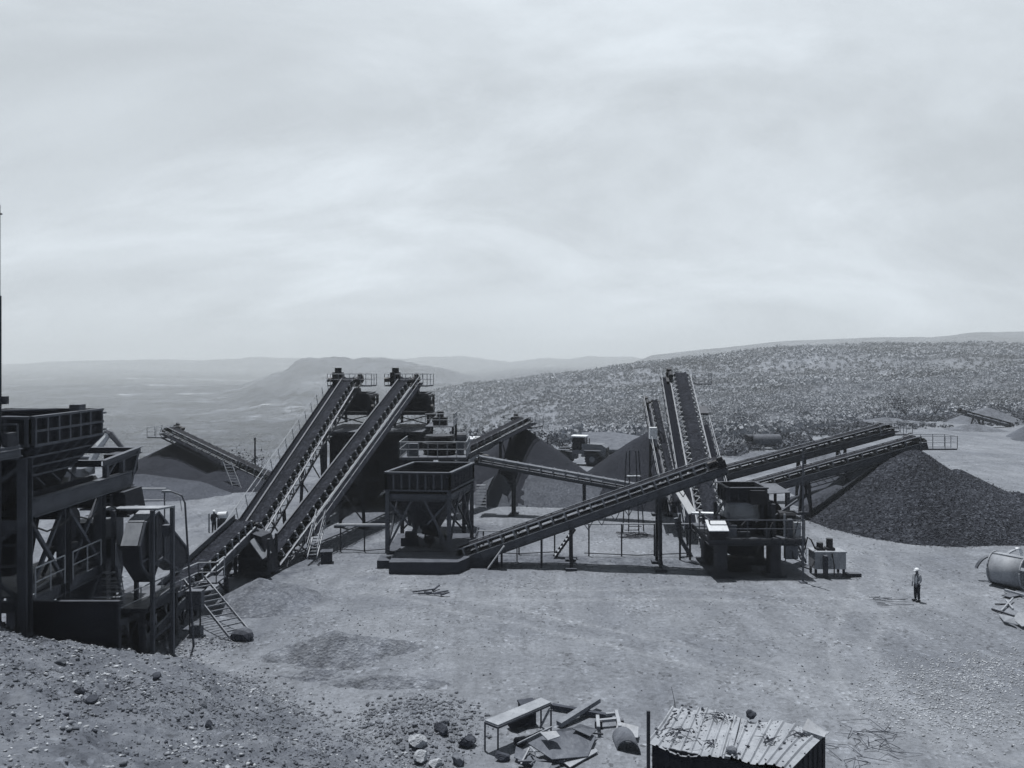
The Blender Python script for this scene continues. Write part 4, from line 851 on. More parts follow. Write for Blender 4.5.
mb = MB(); mb.b2(-18.2, -15.9, 33.0, 36.4, 2.2, 2.4)
for y in (33.1, 36.3):
    for x in (-18.1, -16.1): mb.bar((x, y, 0), (x, y, 2.2), .2)
mb.build('guard_stand', 'steel', t)
mb = MB()
for k in range(7): mb.b2(-18.2, -17.0, 33.0, 33.25, 2.5+k*.2, 2.54+k*.2)
mb.build('grating', 'pale', t)
# more of the plant in the dark behind the posts
t = thing('feeder_drive', 'black motor with a round belt wheel on brackets under the vibrating feeder', 'motor', (-19.3, 31.3, 5.6))
mb = MB(); mb.tube((-18.6, 31.0, 5.9), (-18.6, 31.9, 5.9), .32, 14); mb.b2(-19.0, -18.2, 30.9, 32.0, 5.4, 5.58); mb.build('motor', 'frame', t)
mb = MB(); mb.tube((-18.25, 31.4, 6.6), (-18.12, 31.4, 6.6), .5, 18); mb.tube((-18.25, 31.4, 5.9), (-18.12, 31.4, 5.9), .2, 12); mb.build('belt_wheel', 'steel', t)
mb = MB(); mb.bar((-18.9, 30.6, 4.5), (-18.9, 31.4, 5.4), .1); mb.bar((-18.3, 32.2, 4.5), (-18.3, 31.6, 5.4), .1); mb.build('bracket', 'steel', t)
t = thing('return_chute', 'dark sloping chute hanging between the columns under the hopper', 'chute', (-20, 29.5, 5))
mb = MB(); mb.prism([(-20.6, 28.8, 7.2), (-18.6, 28.8, 7.2), (-19.0, 28.8, 5.0), (-20.2, 28.8, 5.0)], (0, 1.2, 0)); mb.build('hood', 'steel2', t)
mb = MB()
for z in (5.4, 6.2, 7.0): mb.b2(-20.7, -18.5, 28.68, 28.78, z-.05, z+.05)
mb.build('stiffener', 'frame', t)
t = thing('cable_run', 'bundle of cables strung along the hopper frame columns', 'cables', (-17.5, 30, 7))
mb = MB(); mb.path([(-17.52, 27.6, 7.2), (-17.5, 28.6, 6.75), (-17.52, 29.6, 6.8), (-17.52, 30.3, 7.0), (-17.5, 31.5, 6.6), (-17.52, 32.9, 7.0), (-17.0, 33.4, 6.4)], .035, 5); mb.build('cable', 'black', t)
mb = MB(); mb.path([(-17.5, 30.15, 7.0), (-17.46, 30.1, 5.6), (-17.5, 30.2, 4.3)], .03, 5); mb.build('drop_cable', 'black', t)
ladder('steep dark stair inside the hopper frame beside the jaw crusher', (-17.3, 33.6, .6), (-17.5, 32.9, 4.3), .7, (1, 0, 0), .27, 'access_stair', 'frame', None, True, .2)
t = thing('dust_hood', 'dark box shaped dust hood between the hopper frame and the belt guard', 'hood', (-17.9, 34.6, 6))
mb = MB(); mb.prism([(-18.6, 33.9, 6.25), (-17.1, 33.9, 6.25), (-17.3, 33.9, 7.3), (-18.4, 33.9, 7.3)], (0, 1.6, 0)); mb.build('hood', 'steel2', t); mb = MB(); mb.b2(-18.65, -17.05, 33.82, 33.9, 6.2, 6.3); mb.b2(-17.9, -17.8, 33.82, 33.9, 6.3, 7.2); mb.build('stiffener', 'frame', t)
# near deck, mast, retaining plate
t = thing('loading_deck', 'railed steel deck at the left edge beside the receiving hopper', 'deck', (-20, 26.6, 0))
mb = MB(); mb.b2(-24, XF-.1, 25.3, 27.6, 10.0, 10.12); mb.ib((XF-.1, 25.3, 9.85), (XF-.1, 27.6, 9.85), .2, .3); mb.b2(-24, XF-.15, 27.44, 27.6, 9.6, 10.0); mb.build('deck', 'frame', t)
for x in (-18.1, -22): MB().ib((x, 25.6, 2), (x, 25.6, 10), .3, .3, (0, 1, 0)).build('column', 'frame', t)
mb = MB(); mb.rail([(-23.5, 27.5, 10.12), (XF-.15, 27.5, 10.12)], .75, .9, .04); mb.tube((-20.5, 27.4, 11.3), (-16.6, 27.7, 11.42), .035); mb.tube((-18.7, 27.5, 10.1), (-18.7, 27.5, 11.36), .06); mb.build('handrail', 'frame', t)
mb = MB(); mb.b2(-18.05, -17.85, 26.9, 27.4, 10.13, 10.6); mb.build('kick_plate', 'steel', t)
b = V((-18.35, 27.2, 0)); t = thing('tall_mast', 'tall thin dark mast standing at the left edge of the picture', 'mast', b)
MB().tube((b.x, b.y, 0), (b.x, b.y, 15.5), .07, 8).build('lower_pole', 'steel', t); MB().tube((b.x, b.y, 15.5), (b.x, b.y, 18.75), .035, 8).build('upper_pole', 'steel', t)
mb = MB(); mb.b2(b.x, b.x+.28, b.y-.1, b.y+.1, 11.62, 11.9); mb.b2(b.x-.1, b.x+.1, b.y-.02, b.y+.02, 18.4, 18.45); mb.build('lamp_box', 'steel', t)
mb = MB(); mb.b2(-17.9, -14.55, 28.2, 28.28, .0, 4.27); mb.b2(-17.9, -14.55, 28.12, 28.2, 4.2, 4.27); mb.b2(-14.64, -14.55, 28.1, 28.2, .0, 4.2)
single(mb, 'retaining_plate', 'steel2', 'plain dark steel retaining plate holding the rubble bank back', 'retaining wall', (-16.2, 28.25, 2))
p = on_bank(88, 636); mb = MB(Matrix.Translation(p) @ Matrix.Rotation(-.35, 4, 'Y') @ Matrix.Rotation(-.3, 4, 'X')); mb.box((0, 0, .12), (1.3, .6, .04)); mb.box((.1, .28, .15), (1.1, .05, .05))
single(mb, 'scrap_plate', 'conc', 'grey scrap plate lying on the bank below the retaining plate', 'scrap plate', p)
# tall stand with a flat roof
t = thing('steel_stand', 'tall steel stand with a thin flat pale edged roof left of the ladder', 'stand', (-16.3, 33.6, 0))
for x, y in ((-15.75, 33.3), (-15.15, 33.9), (-17.4, 33.2), (-17.0, 34.4)):
    MB().bar((x, y, -.2), (x, y, 6.62), .16).build('post', 'frame', t)
mb = MB(); mb.hexa([(-18.9, 33.2, 6.62), (-15.5, 33.3, 6.62), (-15.05, 33.95, 6.62), (-18.6, 33.8, 6.62), (-18.9, 33.2, 6.7), (-15.5, 33.3, 6.7), (-15.05, 33.95, 6.7), (-18.6, 33.8, 6.7)]); mb.build('roof', 'pale', t)
mb = MB()
for z in (1.0, 2.6, 4.2): mb.bar((-15.75, 33.3, z), (-15.15, 33.9, z+.45), .1)
mb.bar((-15.75, 33.3, 3.6), (-17.4, 33.2, 5.3), .1); mb.bar((-15.75, 33.3, 1.6), (-17.4, 33.2, 2.3), .1); mb.box((-15.4, 33.9, 5.6), (.3, .3, .5)); mb.build('brace', 'frame', t)
b = G(194, 648); t = thing('lamp_post', 'thin post with a curved arm standing beside the walkway left of the ladder', 'lamp post', b)
tp = P(185, 503, b.y); mb = MB(); mb.path([b-V((0, 0, .2)), tp, tp+V((-.15, 0, .35)), tp+V((-.7, 0, .55))], [.055, .045, .04, .035], 8); mb.build('shaft', 'frame', t); MB().box(tp+V((-.85, 0, .53)), (.4, .16, .1)).build('lamp_head', 'pale', t)
# inclined walkway on a trestle right of the first conveyor
a, b = V((-15.55, 32.4, 1.7)), V((-15.4, 38.6, 2.35)); A, B = P(117, 603, 32.6), P(196, 566, 39.5)
t = thing('inclined_walkway', 'railed walkway on a dark trestle rising toward the ladder top', 'walkway', (A.x, A.y, 0))
d = V((1.0, 0, 0)); lowA, lowB = A-V((0, 0, .15)), B-V((0, 0, .15)); Z1 = V((0, 0, .08))
A2, B2 = P(118, 622, 32.4), P(198, 583, 39.2)
mb = MB(); mb.hexa([A2-d*1.1-Z1, A2-Z1, B2-Z1, B2-d*1.1-Z1, A2-d*1.1, A2, B2, B2-d*1.1]); mb.bar(A2-V((0, 0, .1)), B2-V((0, 0, .1)), .08, .26); mb.build('deck', 'frame', t)
mb = MB(); mb.rail([A2, B2], 1.05, 1.8, .032); mb.rail([B2, B2+V((.9, .1, 0)), B2+V((.9, 1.2, 0))], 1.05, .9, .032); mb.rail([A2, A2-V((1.1, 0, 0))], 1.05, 1, .032); mb.build('handrail', 'rail', t)
mb = MB(); mb.hexa([B2-Z1-V((.2, 0, 0)), B2+V((.95, .1, 0))-Z1, B2+V((.95, 1.3, 0))-Z1, B2+V((-.2, 1.3, 0))-Z1, B2-V((.2, 0, 0)), B2+V((.95, .1, 0)), B2+V((.95, 1.3, 0)), B2+V((-.2, 1.3, 0))]); mb.build('landing', 'frame', t)
for i in range(6):
    q = A2.lerp(B2, .03+.19*i); 
    for o in (0, -1.0): MB().bar((q.x+o-.05, q.y, -.3), (q.x+o-.05, q.y, q.z-.1), .12).build('post', 'steel', t)
mb = MB()
for i in range(5):
    q, r = A2.lerp(B2, .03+.19*i), A2.lerp(B2, .03+.19*(i+1)); mb.bar((q.x-.05, q.y, .1), (r.x-.05, r.y, r.z-.2), .08); mb.bar((q.x-.05, q.y, q.z-.2), (r.x-.05, r.y, .2), .08)
mb.build('brace', 'steel', t)
lt, lb = P(194, 578, 38.9), G(240, 641); ladder('long dark ladder sloping from the walkway landing down to a block', lb+V((0, 0, .3)), lt, 1.0, (.75, .66, 0), .4, 'ladder', 'roller')
mb = MB(); v, f = I2; q = v*np.array([.55, .42, .38])*(1+.12*rng.uniform(-1, 1, (len(v), 1))); mb.add([tuple(V(k)+lb+V((.12, -.05, .26))) for k in q], [tuple(k) for k in f])
single(mb, 'concrete_block', 'concdark', 'rough dark block holding the foot of the long ladder', 'block', lb)
b = G(195, 636); t = thing('switch_box', 'grey electrical box on two thin legs behind the curved lamp post', 'switch box', b)
MB().box(b+V((0, 0, 1.75)), (.75, .4, .9)).build('box', 'frame', t)
for s in (-.25, .25): MB().tube(b+V((s, 0, -.1)), b+V((s, 0, 1.3)), .04).build('leg', 'steel', t)
MB().box(b+V((.1, -.05, .25)), (.5, .4, .5)).build('base', 'conc', t)
# pipe rails at the far left yard
for (xa, ya, xb, yb, h, lab) in ((118, 489, 166, 489, 1.6, 'upper pale pipe barrier on posts beyond the flat roofed stand'),):
    a, b = P(xa, ya, 55), P(xb, yb, 55); t = thing('pipe_barrier', lab, 'barrier', (a.x, a.y, 0)); mb = MB(); mb.tube(a, b, .09); mb.tube(a-V((0, 0, .8)), b-V((0, 0, .8)), .05); mb.build('pipe', 'pale', t)
    for q in (0, .5, .97): p = a.lerp(b, q); MB().tube((p.x, p.y, 0), p, .05).build('post', 'frame', t)
    mb = MB(); mb.path([b, b+V((.5, 0, -.2)), b+V((1.0, 0, -.6)), b+V((1.15, 0, -1.6))], .03); mb.build('hose', 'pale', t)

# ------------------------------------------------------------------ pipe runs, step frame, person, loader
def pipeline(label, x0, x1, py, Y, n, r=.07, low=True):
    a, b = P(x0, py, Y), P(x1, py, Y); t = thing('pipe_run', label, 'pipeline', (a.x, a.y, 0), group='pipe runs behind the long front conveyor')
    mb = MB(); mb.tube(a, b, r, 8); mb.build('pipe', 'pale', t)
    if low: mb = MB(); mb.path([(a.x, a.y, .25), (a.x+(b.x-a.x)*.5, a.y, .1), (b.x, b.y, .25)], .035); mb.build('cable', 'steel', t)
    for i in range(n): p = a.lerp(b, (i+.15)/(n-.7)); MB().tube((p.x, p.y, -.1), p, .05, 6).build('post', 'steel', t)
pipeline('white pipe on thin posts between the steep conveyors and the hopper', 337, 392, 525, 52.2, 3, .10)
pipeline('grey pipe on thin posts running from mid yard to the cone crusher', 584, 692, 524, 51, 4, .05)
pipeline('thin pipe on posts from the hopper toward the middle of the yard', 478, 560, 531, 51.4, 3, .035)
t = thing('step_frame', 'tall thin A shaped step frame standing behind the long front conveyor', 'step frame', G(633, 533))
b = G(633, 534); 
for s, q in ((-.6, 0), (.35, 0), (-.15, .9), (.75, .9)): MB().tube(b+V((s*1.3, q, 0)), b+V((s*.75-.05, q*.6, 6.3)), .045, 6).build('post', 'steel', t)
mb = MB()
for z in (.3, 2.2, 4.3): mb.bar(b+V((-.7, 0, z)), b+V((.4, 0, z)), .05); mb.bar(b+V((-.2, .8, z+.1)), b+V((.8, .8, z+.1)), .05)
mb.build('rungs', 'steel', t); MB().box(b+V((.1, .3, 4.35)), (1.0, .5, .06)).build('step_board', 'pale', t)
mb = MB(); 
for i in range(9): mb.path([b+V((random.uniform(-1.5, 2.2), random.uniform(-1.6, .6), .05)) for _ in range(3)], .03, 4)
single(mb, 'scrap_wire', 'steel', 'tangle of dark scrap rods lying around the tall step frame', 'scrap', b)

def skin_figure(name, mat, joints, parent, origin, sub=1):
    """joints: list of (co, radius, parent index)"""
    me = bpy.data.meshes.new(name); me.from_pydata([V(j[0]) for j in joints], [(j[2], i) for i, j in enumerate(joints) if j[2] >= 0], []); me.materials.append(M[mat])
    o = bpy.data.objects.new(name, me); COL.objects.link(o); o.parent = parent
    sk = o.modifiers.new('Skin', 'SKIN'); sk.use_smooth_shade = True
    if not me.skin_vertices: raise RuntimeError('no skin layer')
    for i, j in enumerate(joints):
        r = j[1] if isinstance(j[1], tuple) else (j[1], j[1]); me.skin_vertices[0].data[i].radius = r; me.skin_vertices[0].data[i].use_root = i == 0
    s = o.modifiers.new('Subdivision', 'SUBSURF'); s.levels = s.render_levels = sub; WM[o.name] = W(parent); return o
def person(label, base, face, shirt, h=1.74, arms=((.0, 0), (.0, 0)), vest=None):
    base = V(base); fr = Matrix.Translation(base) @ Matrix.Rotation(face, 4, 'Z'); t = thing('person', label, 'person', base, fr)
    k = h/1.74   # the figure faces local -Y
    hip, wa, ch, ne, hd, tp = (0, 0, .93), (0, .0, 1.10), (0, .01, 1.33), (0, .01, 1.49), (0, -.015, 1.60), (0, -.01, 1.70)
    J = [(hip, (.145, .105), -1), (wa, (.135, .10), 0), (ch, (.155, .11), 1), (ne, .058, 2), (hd, (.082, .098), 3), (tp, (.07, .085), 4)]
    for s in (-1, 1):
        f, o_ = arms[0 if s < 0 else 1]; n0 = len(J)
        sh = (s*.19, .01, 1.41); el = (s*.25, .03-f*.12, 1.13+f*.04); wr = (s*(.25-o_*.1), -.06-f*.3, .90+f*.25); hn = (s*(.24-o_*.14), -.09-f*.36, .82+f*.27)
        J += [(sh, .062, 2), (el, .045, n0), (wr, .031, n0+1), (hn, (.036, .026), n0+2)]
        n1 = len(J)
        for fi in range(4):   # four fingers and a thumb
            dx = (fi-1.5)*.020; J += [((hn[0]+s*.004, hn[1]+dx, hn[2]-.05), .010, n0+3), ((hn[0]-s*.008, hn[1]+dx-.004, hn[2]-.085-.006*(fi in (1, 2))), .008, n1+2*fi)]
        J += [((hn[0]-s*.01, hn[1]-.045, hn[2]-.02), .010, n0+3)]
        n2 = len(J); J += [((s*.095, .0, .86), (.092, .095), 0), ((s*.105, -.01, .50), .062, n2), ((s*.11, .015, .10), .042, n2+1), ((s*.115, -.03, .045), (.042, .04), n2+2), ((s*.125, -.17, .035), (.042, .028), n2+3)]
    J = [(V(a)*k, b, c) for a, b, c in J]
    body = skin_figure('body', 'skin', J, t, base, 2)
    mb = MB(fr); mb.lathe(V((0, -.105, 1.60))*k, (0, -1, -.15), [(0, .018), (.025, .012)], 6); mb.build('nose', 'skin', t)
    mb = MB(fr)
    for s in (-1, 1): mb.box(V((s*.034, -.105, 1.625))*k, (.022, .012, .012))
    mb.build('eyes', 'black', t)
    ex = .018
    S = [(V((0, 0, .84))*k, (.160, .125), -1), (V((0, 0, 1.08))*k, (.152, .118), 0), (V((0, .01, 1.33))*k, (.172, .128), 1), (V((0, .01, 1.44))*k, (.11, .085), 2)]
    for i, s in ((6, -1), (6+4+9+5, 1)):
        n0 = len(S); S += [(J[i][0], .085, 2), (J[i+1][0], .062, n0), (V(J[i+1][0]).lerp(V(J[i+2][0]), .85), .045, n0+1)]
    skin_figure('shirt', shirt, S, t, base, 2)
    Tt = [(V((0, 0, .93))*k, (.150, .115), -1)]
    for s in (-1, 1):
        n0 = len(Tt); Tt += [(V((s*.095, 0, .82))*k, (.105, .108), 0), (V((s*.105, -.01, .50))*k, .082, n0), (V((s*.11, .012, .10))*k, .070, n0+1)]
    skin_figure('trousers', 'cloth_dark', Tt, t, base, 2)
    for s in (-1, 1):
        mb = MB(fr); mb.b2(s*.115*k-.05, s*.115*k+.05, -.20, .08, .0, .09); mb.build('boot', 'black', t)
    mb = MB(fr); mb.lathe(V((0, -.01, 1.655))*k, (0, 0, 1), [(0, .13), (.015, .132), (.06, .125), (.10, .10), (.135, .055), (.145, .0)], 18); mb.box(V((0, -.14, 1.66))*k, (.16, .10, .018)); mb.build('helmet', 'white', t, True)
    if vest:
        mb = MB(fr)
        for s in (-1, 1): mb.bar(V((s*.085, -.145, .98))*k, V((s*.085, -.13, 1.40))*k, .05, .012, (0, 1, 0)); mb.bar(V((s*.085, .15, .98))*k, V((s*.085, .145, 1.40))*k, .05, .012, (0, 1, 0))
        mb.build('vest_stripe', vest, t)
    return t
person('person in a pale shirt, dark trousers and white helmet standing alone on the yard', G(917, 601), -1.25, 'cloth_pale', 1.76, ((.1, .3), (.25, .8)), 'white')
person('person in dark clothes and a pale helmet standing behind the short left conveyor', G(214, 532.5), .9, 'cloth_dark', 1.68, ((.2, 0), (.9, .2)))
b = G(222, 531); t = thing('drive_unit', 'pale motor drum on a dark stand beside the worker behind the conveyor', 'motor', b)
MB().tube(b+V((-.3, 0, 1.2)), b+V((.4, 0, 1.25)), .26, 14).build('motor', 'white', t); mb = MB(); mb.b2(b.x-.3, b.x+.3, b.y-.2, b.y+.2, 0, .95); mb.build('stand', 'steel', t)
b = G(209, 533); mb = MB(); mb.tube(b, b+V((0, 0, 1.5)), .06, 8); mb.box(b+V((0, 0, .03)), (.3, .3, .06)); single(mb, 'marker_post', 'pale', 'short pale post left of the worker behind the conveyor', 'post', b)

def wheel(t, c, r, w):
    c = V(c); mb = MB(W(t)); mb.lathe(c-V((0, w/2, 0)), (0, 1, 0), [(0, r*.62), (.02, r*.9), (w*.2, r), (w*.8, r), (w-.02, r*.9), (w, r*.62)], 22)
    for i in range(18):
        a = i*math.pi/9; mb.box(c+V((math.cos(a)*r, 0, math.sin(a)*r)), (.1, w*.9, .1))
    o = mb.build('tyre', 'tyre', t); mb = MB(W(t)); mb.lathe(c-V((0, w/2+.02, 0)), (0, 1, 0), [(0, r*.2), (.03, r*.5), (.08, r*.6), (w-.04, r*.6), (w+.02, r*.5), (w+.04, r*.2)], 16); mb.build('rim', 'loader', o)
def wheel_loader(label, base, rz):
    fr = Matrix.Translation(V(base)) @ Matrix.Rotation(rz, 4, 'Z') @ Matrix.Scale(1.1, 4); t = thing('wheel_loader', label, 'wheel loader', base, fr)
    m = lambda: MB(fr)   # faces local -X, rear +X
    for x in (-1.7, 1.7):
        for y in (-1.15, 1.15): wheel(t, (x, y, .82), .82, .62)
    m().b2(-2.4, -.3, -.55, .55, .7, 1.5).build('front_frame', 'loader', t)
    mb = m(); mb.prism([(.4, -.9, 1.0), (3.1, -.9, 1.1), (3.2, -.9, 2.1), (2.7, -.9, 2.45), (.4, -.9, 2.5)], (0, 1.8, 0)); mb.build('engine_hood', 'loader', t)
    mb = m(); mb.b2(3.2, 3.26, -.7, .7, 1.25, 2.0); mb.build('grille', 'black', t); mb = m(); mb.b2(2.7, 3.5, -1.1, 1.1, .75, 1.1); mb.build('counterweight', 'steel', t)
    for y in (-1.15, 1.15): mb = m(); mb.box((1.7, y, 1.78), (1.9, .62, .08)); mb.box((.78, y, 1.55), (.08, .62, .5)); mb.build('fender', 'loader', t); mb = m(); mb.box((-1.7, y, 1.76), (1.5, .6, .08)); mb.build('fender', 'loader', t)
    cab = m().b2(-.75, .75, -.72, .72, 1.3, 1.75).build('cab', 'loader', t)
    for x in (-.72, .1, .72):
        for y in (-.69, .69): m().bar((x, y, 1.75), (x*.92, y*.95, 3.2), .09).build('pillar', 'steel', cab)
    m().b2(-.68, .67, -.65, .65, 1.75, 3.18).build('window', 'glass', cab); m().b2(-.9, .85, -.82, .82, 3.2, 3.34).build('roof', 'white', cab)
    for y in (-.45, .45): mb = m(); mb.path([(-1.0, y, 2.0), (-2.2, y, 1.9), (-3.3, y, .75)], .14, 6); mb.build('lift_arm', 'loader', t)
    mb = m(); mb.tube((-.9, 0, 1.9), (-2.0, 0, 2.2), .09); mb.bar((-2.0, 0, 2.4), (-2.4, 0, 1.2), .14); mb.build('tilt_link', 'steel', t)
    mb = m(); mb.prism([(-3.2, -1.45, .9), (-3.3, -1.45, .25), (-4.4, -1.45, .1), (-4.4, -1.45, .16), (-3.45, -1.45, .35), (-3.4, -1.45, .9), (-3.6, -1.45, 1.45), (-3.45, -1.45, 1.45)], (0, 2.9, 0))
    for y in (-1.45, 1.41): mb.prism([(-3.3, y, .3), (-4.4, y, .12), (-3.9, y, 1.2), (-3.5, y, 1.45)], (0, .04, 0))
    mb.build('bucket', 'steel', t); mb = m(); mb.tube((1.2, -.5, 2.5), (1.2, -.5, 3.1), .06); mb.build('exhaust', 'black', t)
    for y in (-.6, .6): mb = m(); mb.box((-1.0, y, 2.0), (.12, .22, .2)); mb.build('headlight', 'white', t)
wheel_loader('pale wheel loader with a dark cab parked between the two dark piles', G(580, 464.5), -.32)
def excavator(label, base, rz):
    fr = Matrix.Translation(V(base)) @ Matrix.Rotation(rz, 4, 'Z'); t = thing('excavator', label, 'excavator', base, fr); m = lambda: MB(fr)
    for y in (-1.1, 1.1):
        mb = m(); k = [(-1.9, .45), (-1.6, .85), (1.6, .85), (1.9, .45), (1.6, .05), (-1.6, .05)]; mb.prism([(x, y-.3, z) for x, z in k], (0, .6, 0)); mb.build('track', 'black', t)
    m().b2(-2.2, 1.6, -1.3, 1.3, 1.05, 1.9).build('body', 'loader', t); cab = m().b2(.3, 1.7, .3, 1.3, 1.9, 3.0).build('cab', 'loader', t); m().b2(.4, 1.74, .26, 1.34, 2.2, 2.8).build('window', 'glass', cab)
    mb = m(); mb.path([(1.6, -.2, 1.6), (2.9, -.2, 4.2), (3.9, -.2, 5.5)], [.36, .42, .26], 6); mb.build('boom', 'white', t)
    mb = m(); mb.path([(3.6, -.2, 5.75), (4.0, -.2, 5.5), (5.6, -.2, 3.6)], [.2, .32, .2], 6); mb.build('stick', 'frame', t)
    mb = m(); mb.tube((2.7, -.2, 4.4), (3.5, -.2, 5.8), .1); mb.build('cylinder', 'pale', t)
    mb = m(); mb.prism([(5.5, -.7, 3.5), (5.9, -.7, 3.3), (5.7, -.7, 2.6), (5.0, -.7, 2.7), (5.0, -.7, 3.0)], (0, 1.0, 0)); mb.build('bucket', 'steel', t)
excavator('excavator with a pale boom raised behind the feeder end at the left', (-46.2, 80, 0), 0)
# ------------------------------------------------------------------ scrap at the right edge
b = G(1016, 589); ax = V((.56, -.83, 0)).normalized(); c = b+V((0, .5, .95)); nrm = V((.83, .56, 0))
t = thing('scrap_drum', 'big pale rolled steel drum with open end lying at the right edge', 'scrap drum', b)
mb = MB(); k = 30; vs, fs = [], []
for s_, r in ((-.85, .94), (.85, .96)):
    for rr in (r, r-.04):
        for i in range(k+1):
            a = math.pi*1.02+i/k*math.pi*1.93; q = c+ax*s_+nrm*math.cos(a)*rr*-1+ZU*math.sin(a)*rr*-1*.97; vs.append(q)
n1 = k+1
for i in range(k):
    fs += [(i, i+1, 2*n1+i+1, 2*n1+i), (n1+i+1, n1+i, 3*n1+i, 3*n1+i+1), (i, n1+i, n1+i+1, i+1), (2*n1+i+1, 3*n1+i+1, 3*n1+i, 2*n1+i)]
mb.add(vs, fs); mb.build('shell', 'pale', t, True)
mb = MB()
for s_ in (-.85, .85): mb.path([c+ax*s_+nrm*math.cos(a)*.96+ZU*math.sin(a)*.94 for a in np.linspace(0, 6.28, 28)], .045, 6)
mb.bar(c+ax*-.85+ZU*.9+nrm*-.35, c+ax*.85+ZU*.9+nrm*-.35, .05); mb.build('rim', 'pale', t)
def ringbit(label, ctr, r, a0, a1, tilt, w=.18, mat='pale'):
    ctr = V(ctr); R = Matrix.Rotation(tilt[0], 3, 'X') @ Matrix.Rotation(tilt[1], 3, 'Z'); mb = MB(); pr = None
    for a in np.linspace(a0, a1, 16):
        q = [ctr+R @ V((math.cos(a)*rr, y, math.sin(a)*rr)) for rr, y in ((r, 0), (r, w), (r-.07, w), (r-.07, 0))]
        if pr: mb.hexa(pr+q)
        pr = q
    single(mb, 'ring_segment', mat, label, 'scrap ring', (ctr.x, ctr.y, 0), 'cut ring segments by the drum')
def arcbit(label, pts, Y, w, th, mat):
    q = [P(a, b, Y) for a, b in pts]; mb = MB(); k = [q[0].lerp(q[1], t).lerp(q[1].lerp(q[2], t), t) for t in np.linspace(0, 1, 12)]
    for a, b in zip(k, k[1:]): mb.bar(a, b, w, th, (0, 1, 0))
    single(mb, 'ring_segment', mat, label, 'scrap ring', (k[6].x, k[6].y, 0), 'cut ring segments by the drum')
arcbit('dark cut ring segment farthest left of the pale drum', ((976, 568), (982, 554), (996, 556)), 45.6, .07, .22, 'frame')
arcbit('pale cut ring segment arching between the dark one and the drum', ((994, 554), (1000, 560), (987, 573)), 45.2, .07, .22, 'pale')
arcbit('pale ring piece lying against the top of the drum', ((1005, 557), (1009, 551), (1015, 550)), 45.6, .07, .2, 'pale')
arcbit('small pale ring piece sticking up at the upper right of the drum', ((1016, 549), (1022, 546), (1021, 556)), 45.6, .07, .2, 'white')
def slab(name, mat, label, cat, pts, th, group=None):
    pts = [V(p) for p in pts]; mb = MB(); mb.prism(pts, V((0, 0, th))); return single(mb, name, mat, label, cat, (pts[0].x, pts[0].y, 0), group)
slab('scrap_plate', 'pale', 'torn pale scrap sheet lying flat near the right edge', 'scrap plate', [G(998, 614, .1), G(1004, 622, .1), G(1016, 625, .15), G(1014, 618, .4), G(1006, 616, .3)], .04, 'scrap on the ground below the drum')
slab('scrap_plate', 'pale', 'pale bent sheet against the right edge beside the torn flat one', 'scrap plate', [G(1013, 620, .2), G(1022, 627, .1), G(1034, 625, .15), G(1028, 613, .5), G(1018, 613, .5)], .04, 'scrap on the ground below the drum')
slab('scrap_plate', 'frame', 'dark flat plate on the ground below the pale drum', 'scrap plate', [G(1002, 596, .06), G(1010, 598, .06), G(1040, 592, .06), G(1030, 587, .06)], .05, 'scrap on the ground below the drum')
def stick(label, a, b, w, mat, name='scrap_bar', group='scrap on the ground below the drum', h=None, cat='scrap bar'):
    mb = MB(); mb.bar(a, b, w, h or w); return single(mb, name, mat, label, cat, ((a.x+b.x)/2, (a.y+b.y)/2, 0), group)
stick('pale straight bar lying below the pale drum', G(1005, 590, .15), G(1040, 600, .15), .13, 'pale')
stick('dark long bar lying above the torn pale sheet', G(992, 609, .06), G(1014, 616, .1), .09, 'steel')
stick('thin dark bar lying left of the crossed sticks', G(995, 604, .05), G(1007, 604, .05), .06, 'steel')
stick('pale stick crossing another above the torn pale sheet', G(1001, 611, .1), G(1013, 598, .2), .07, 'pale')
stick('short pale stick crossed by a longer one near the right edge', G(1006, 600, .2), G(1013, 609, .08), .08, 'pale')
for i, (px, py, s) in enumerate(((999, 580, .25), (991, 578, .2))):
    pass
q = G(1000, 584); v, f = I1; mb = MB(); mb.add([tuple(V(k)*.2+q+V((0, 0, .17))) for k in v], [tuple(k) for k in f]); single(mb, 'stone', 'stonepale', 'round white stone at the left foot of the pale drum', 'stone', q)

# ------------------------------------------------------------------ low table and scrap in the foreground
t = thing('low_table', 'long pale topped steel table standing on the foreground ground', 'table', G(500, 740))
zt_ = 1.02
c4_ = [G(485, 720, zt_), G(498, 725, zt_), G(551, 702, zt_), G(541, 697.5, zt_)]
mb = MB(); mb.hexa([q-V((0, 0, .05)) for q in c4_]+c4_); mb.build('tabletop', 'pale', t)
for q in c4_: MB().bar((q.x, q.y, 0), (q.x, q.y, zt_-.05), .06).build('leg', 'frame', t)
mb = MB(); a, b, c_, d = [V((q.x, q.y, zt_-.09)) for q in c4_]
for p, q in ((a, b), (b, c_), (c_, d), (d, a)): mb.bar(p, q, .05, .07)
mb.build('apron', 'frame', t)
q = G(514, 733); u_ = (c4_[2]-c4_[1]).normalized(); mb = MB(); mb.lathe(q+V((-.15, .25, .32)), V((u_.x, u_.y, 0)), [(0, .08), (.05, .3), (.85, .33), (1.0, .25)], 12)
single(mb, 'rubber_bundle', 'rubber', 'dark rolled bundle lying under the low table', 'bundle', q)
q = G(527, 723); mb = MB(); mb.box(q+V((0, 0, .36)), (.55, .45, .72), .3); mb.box(q+V((0, 0, .75)), (.6, .5, .06), .3); single(mb, 'old_crate', 'darkwood', 'dark upright crate under the far end of the low table', 'crate', q)
stick('pale plank leaning off the near corner of the low table', G(540, 728, .05), c4_[2]+V((-.05, -.1, -.2)), .07, 'pale', 'leaning_rod', 'loose timber and rods by the low table', cat='rod')
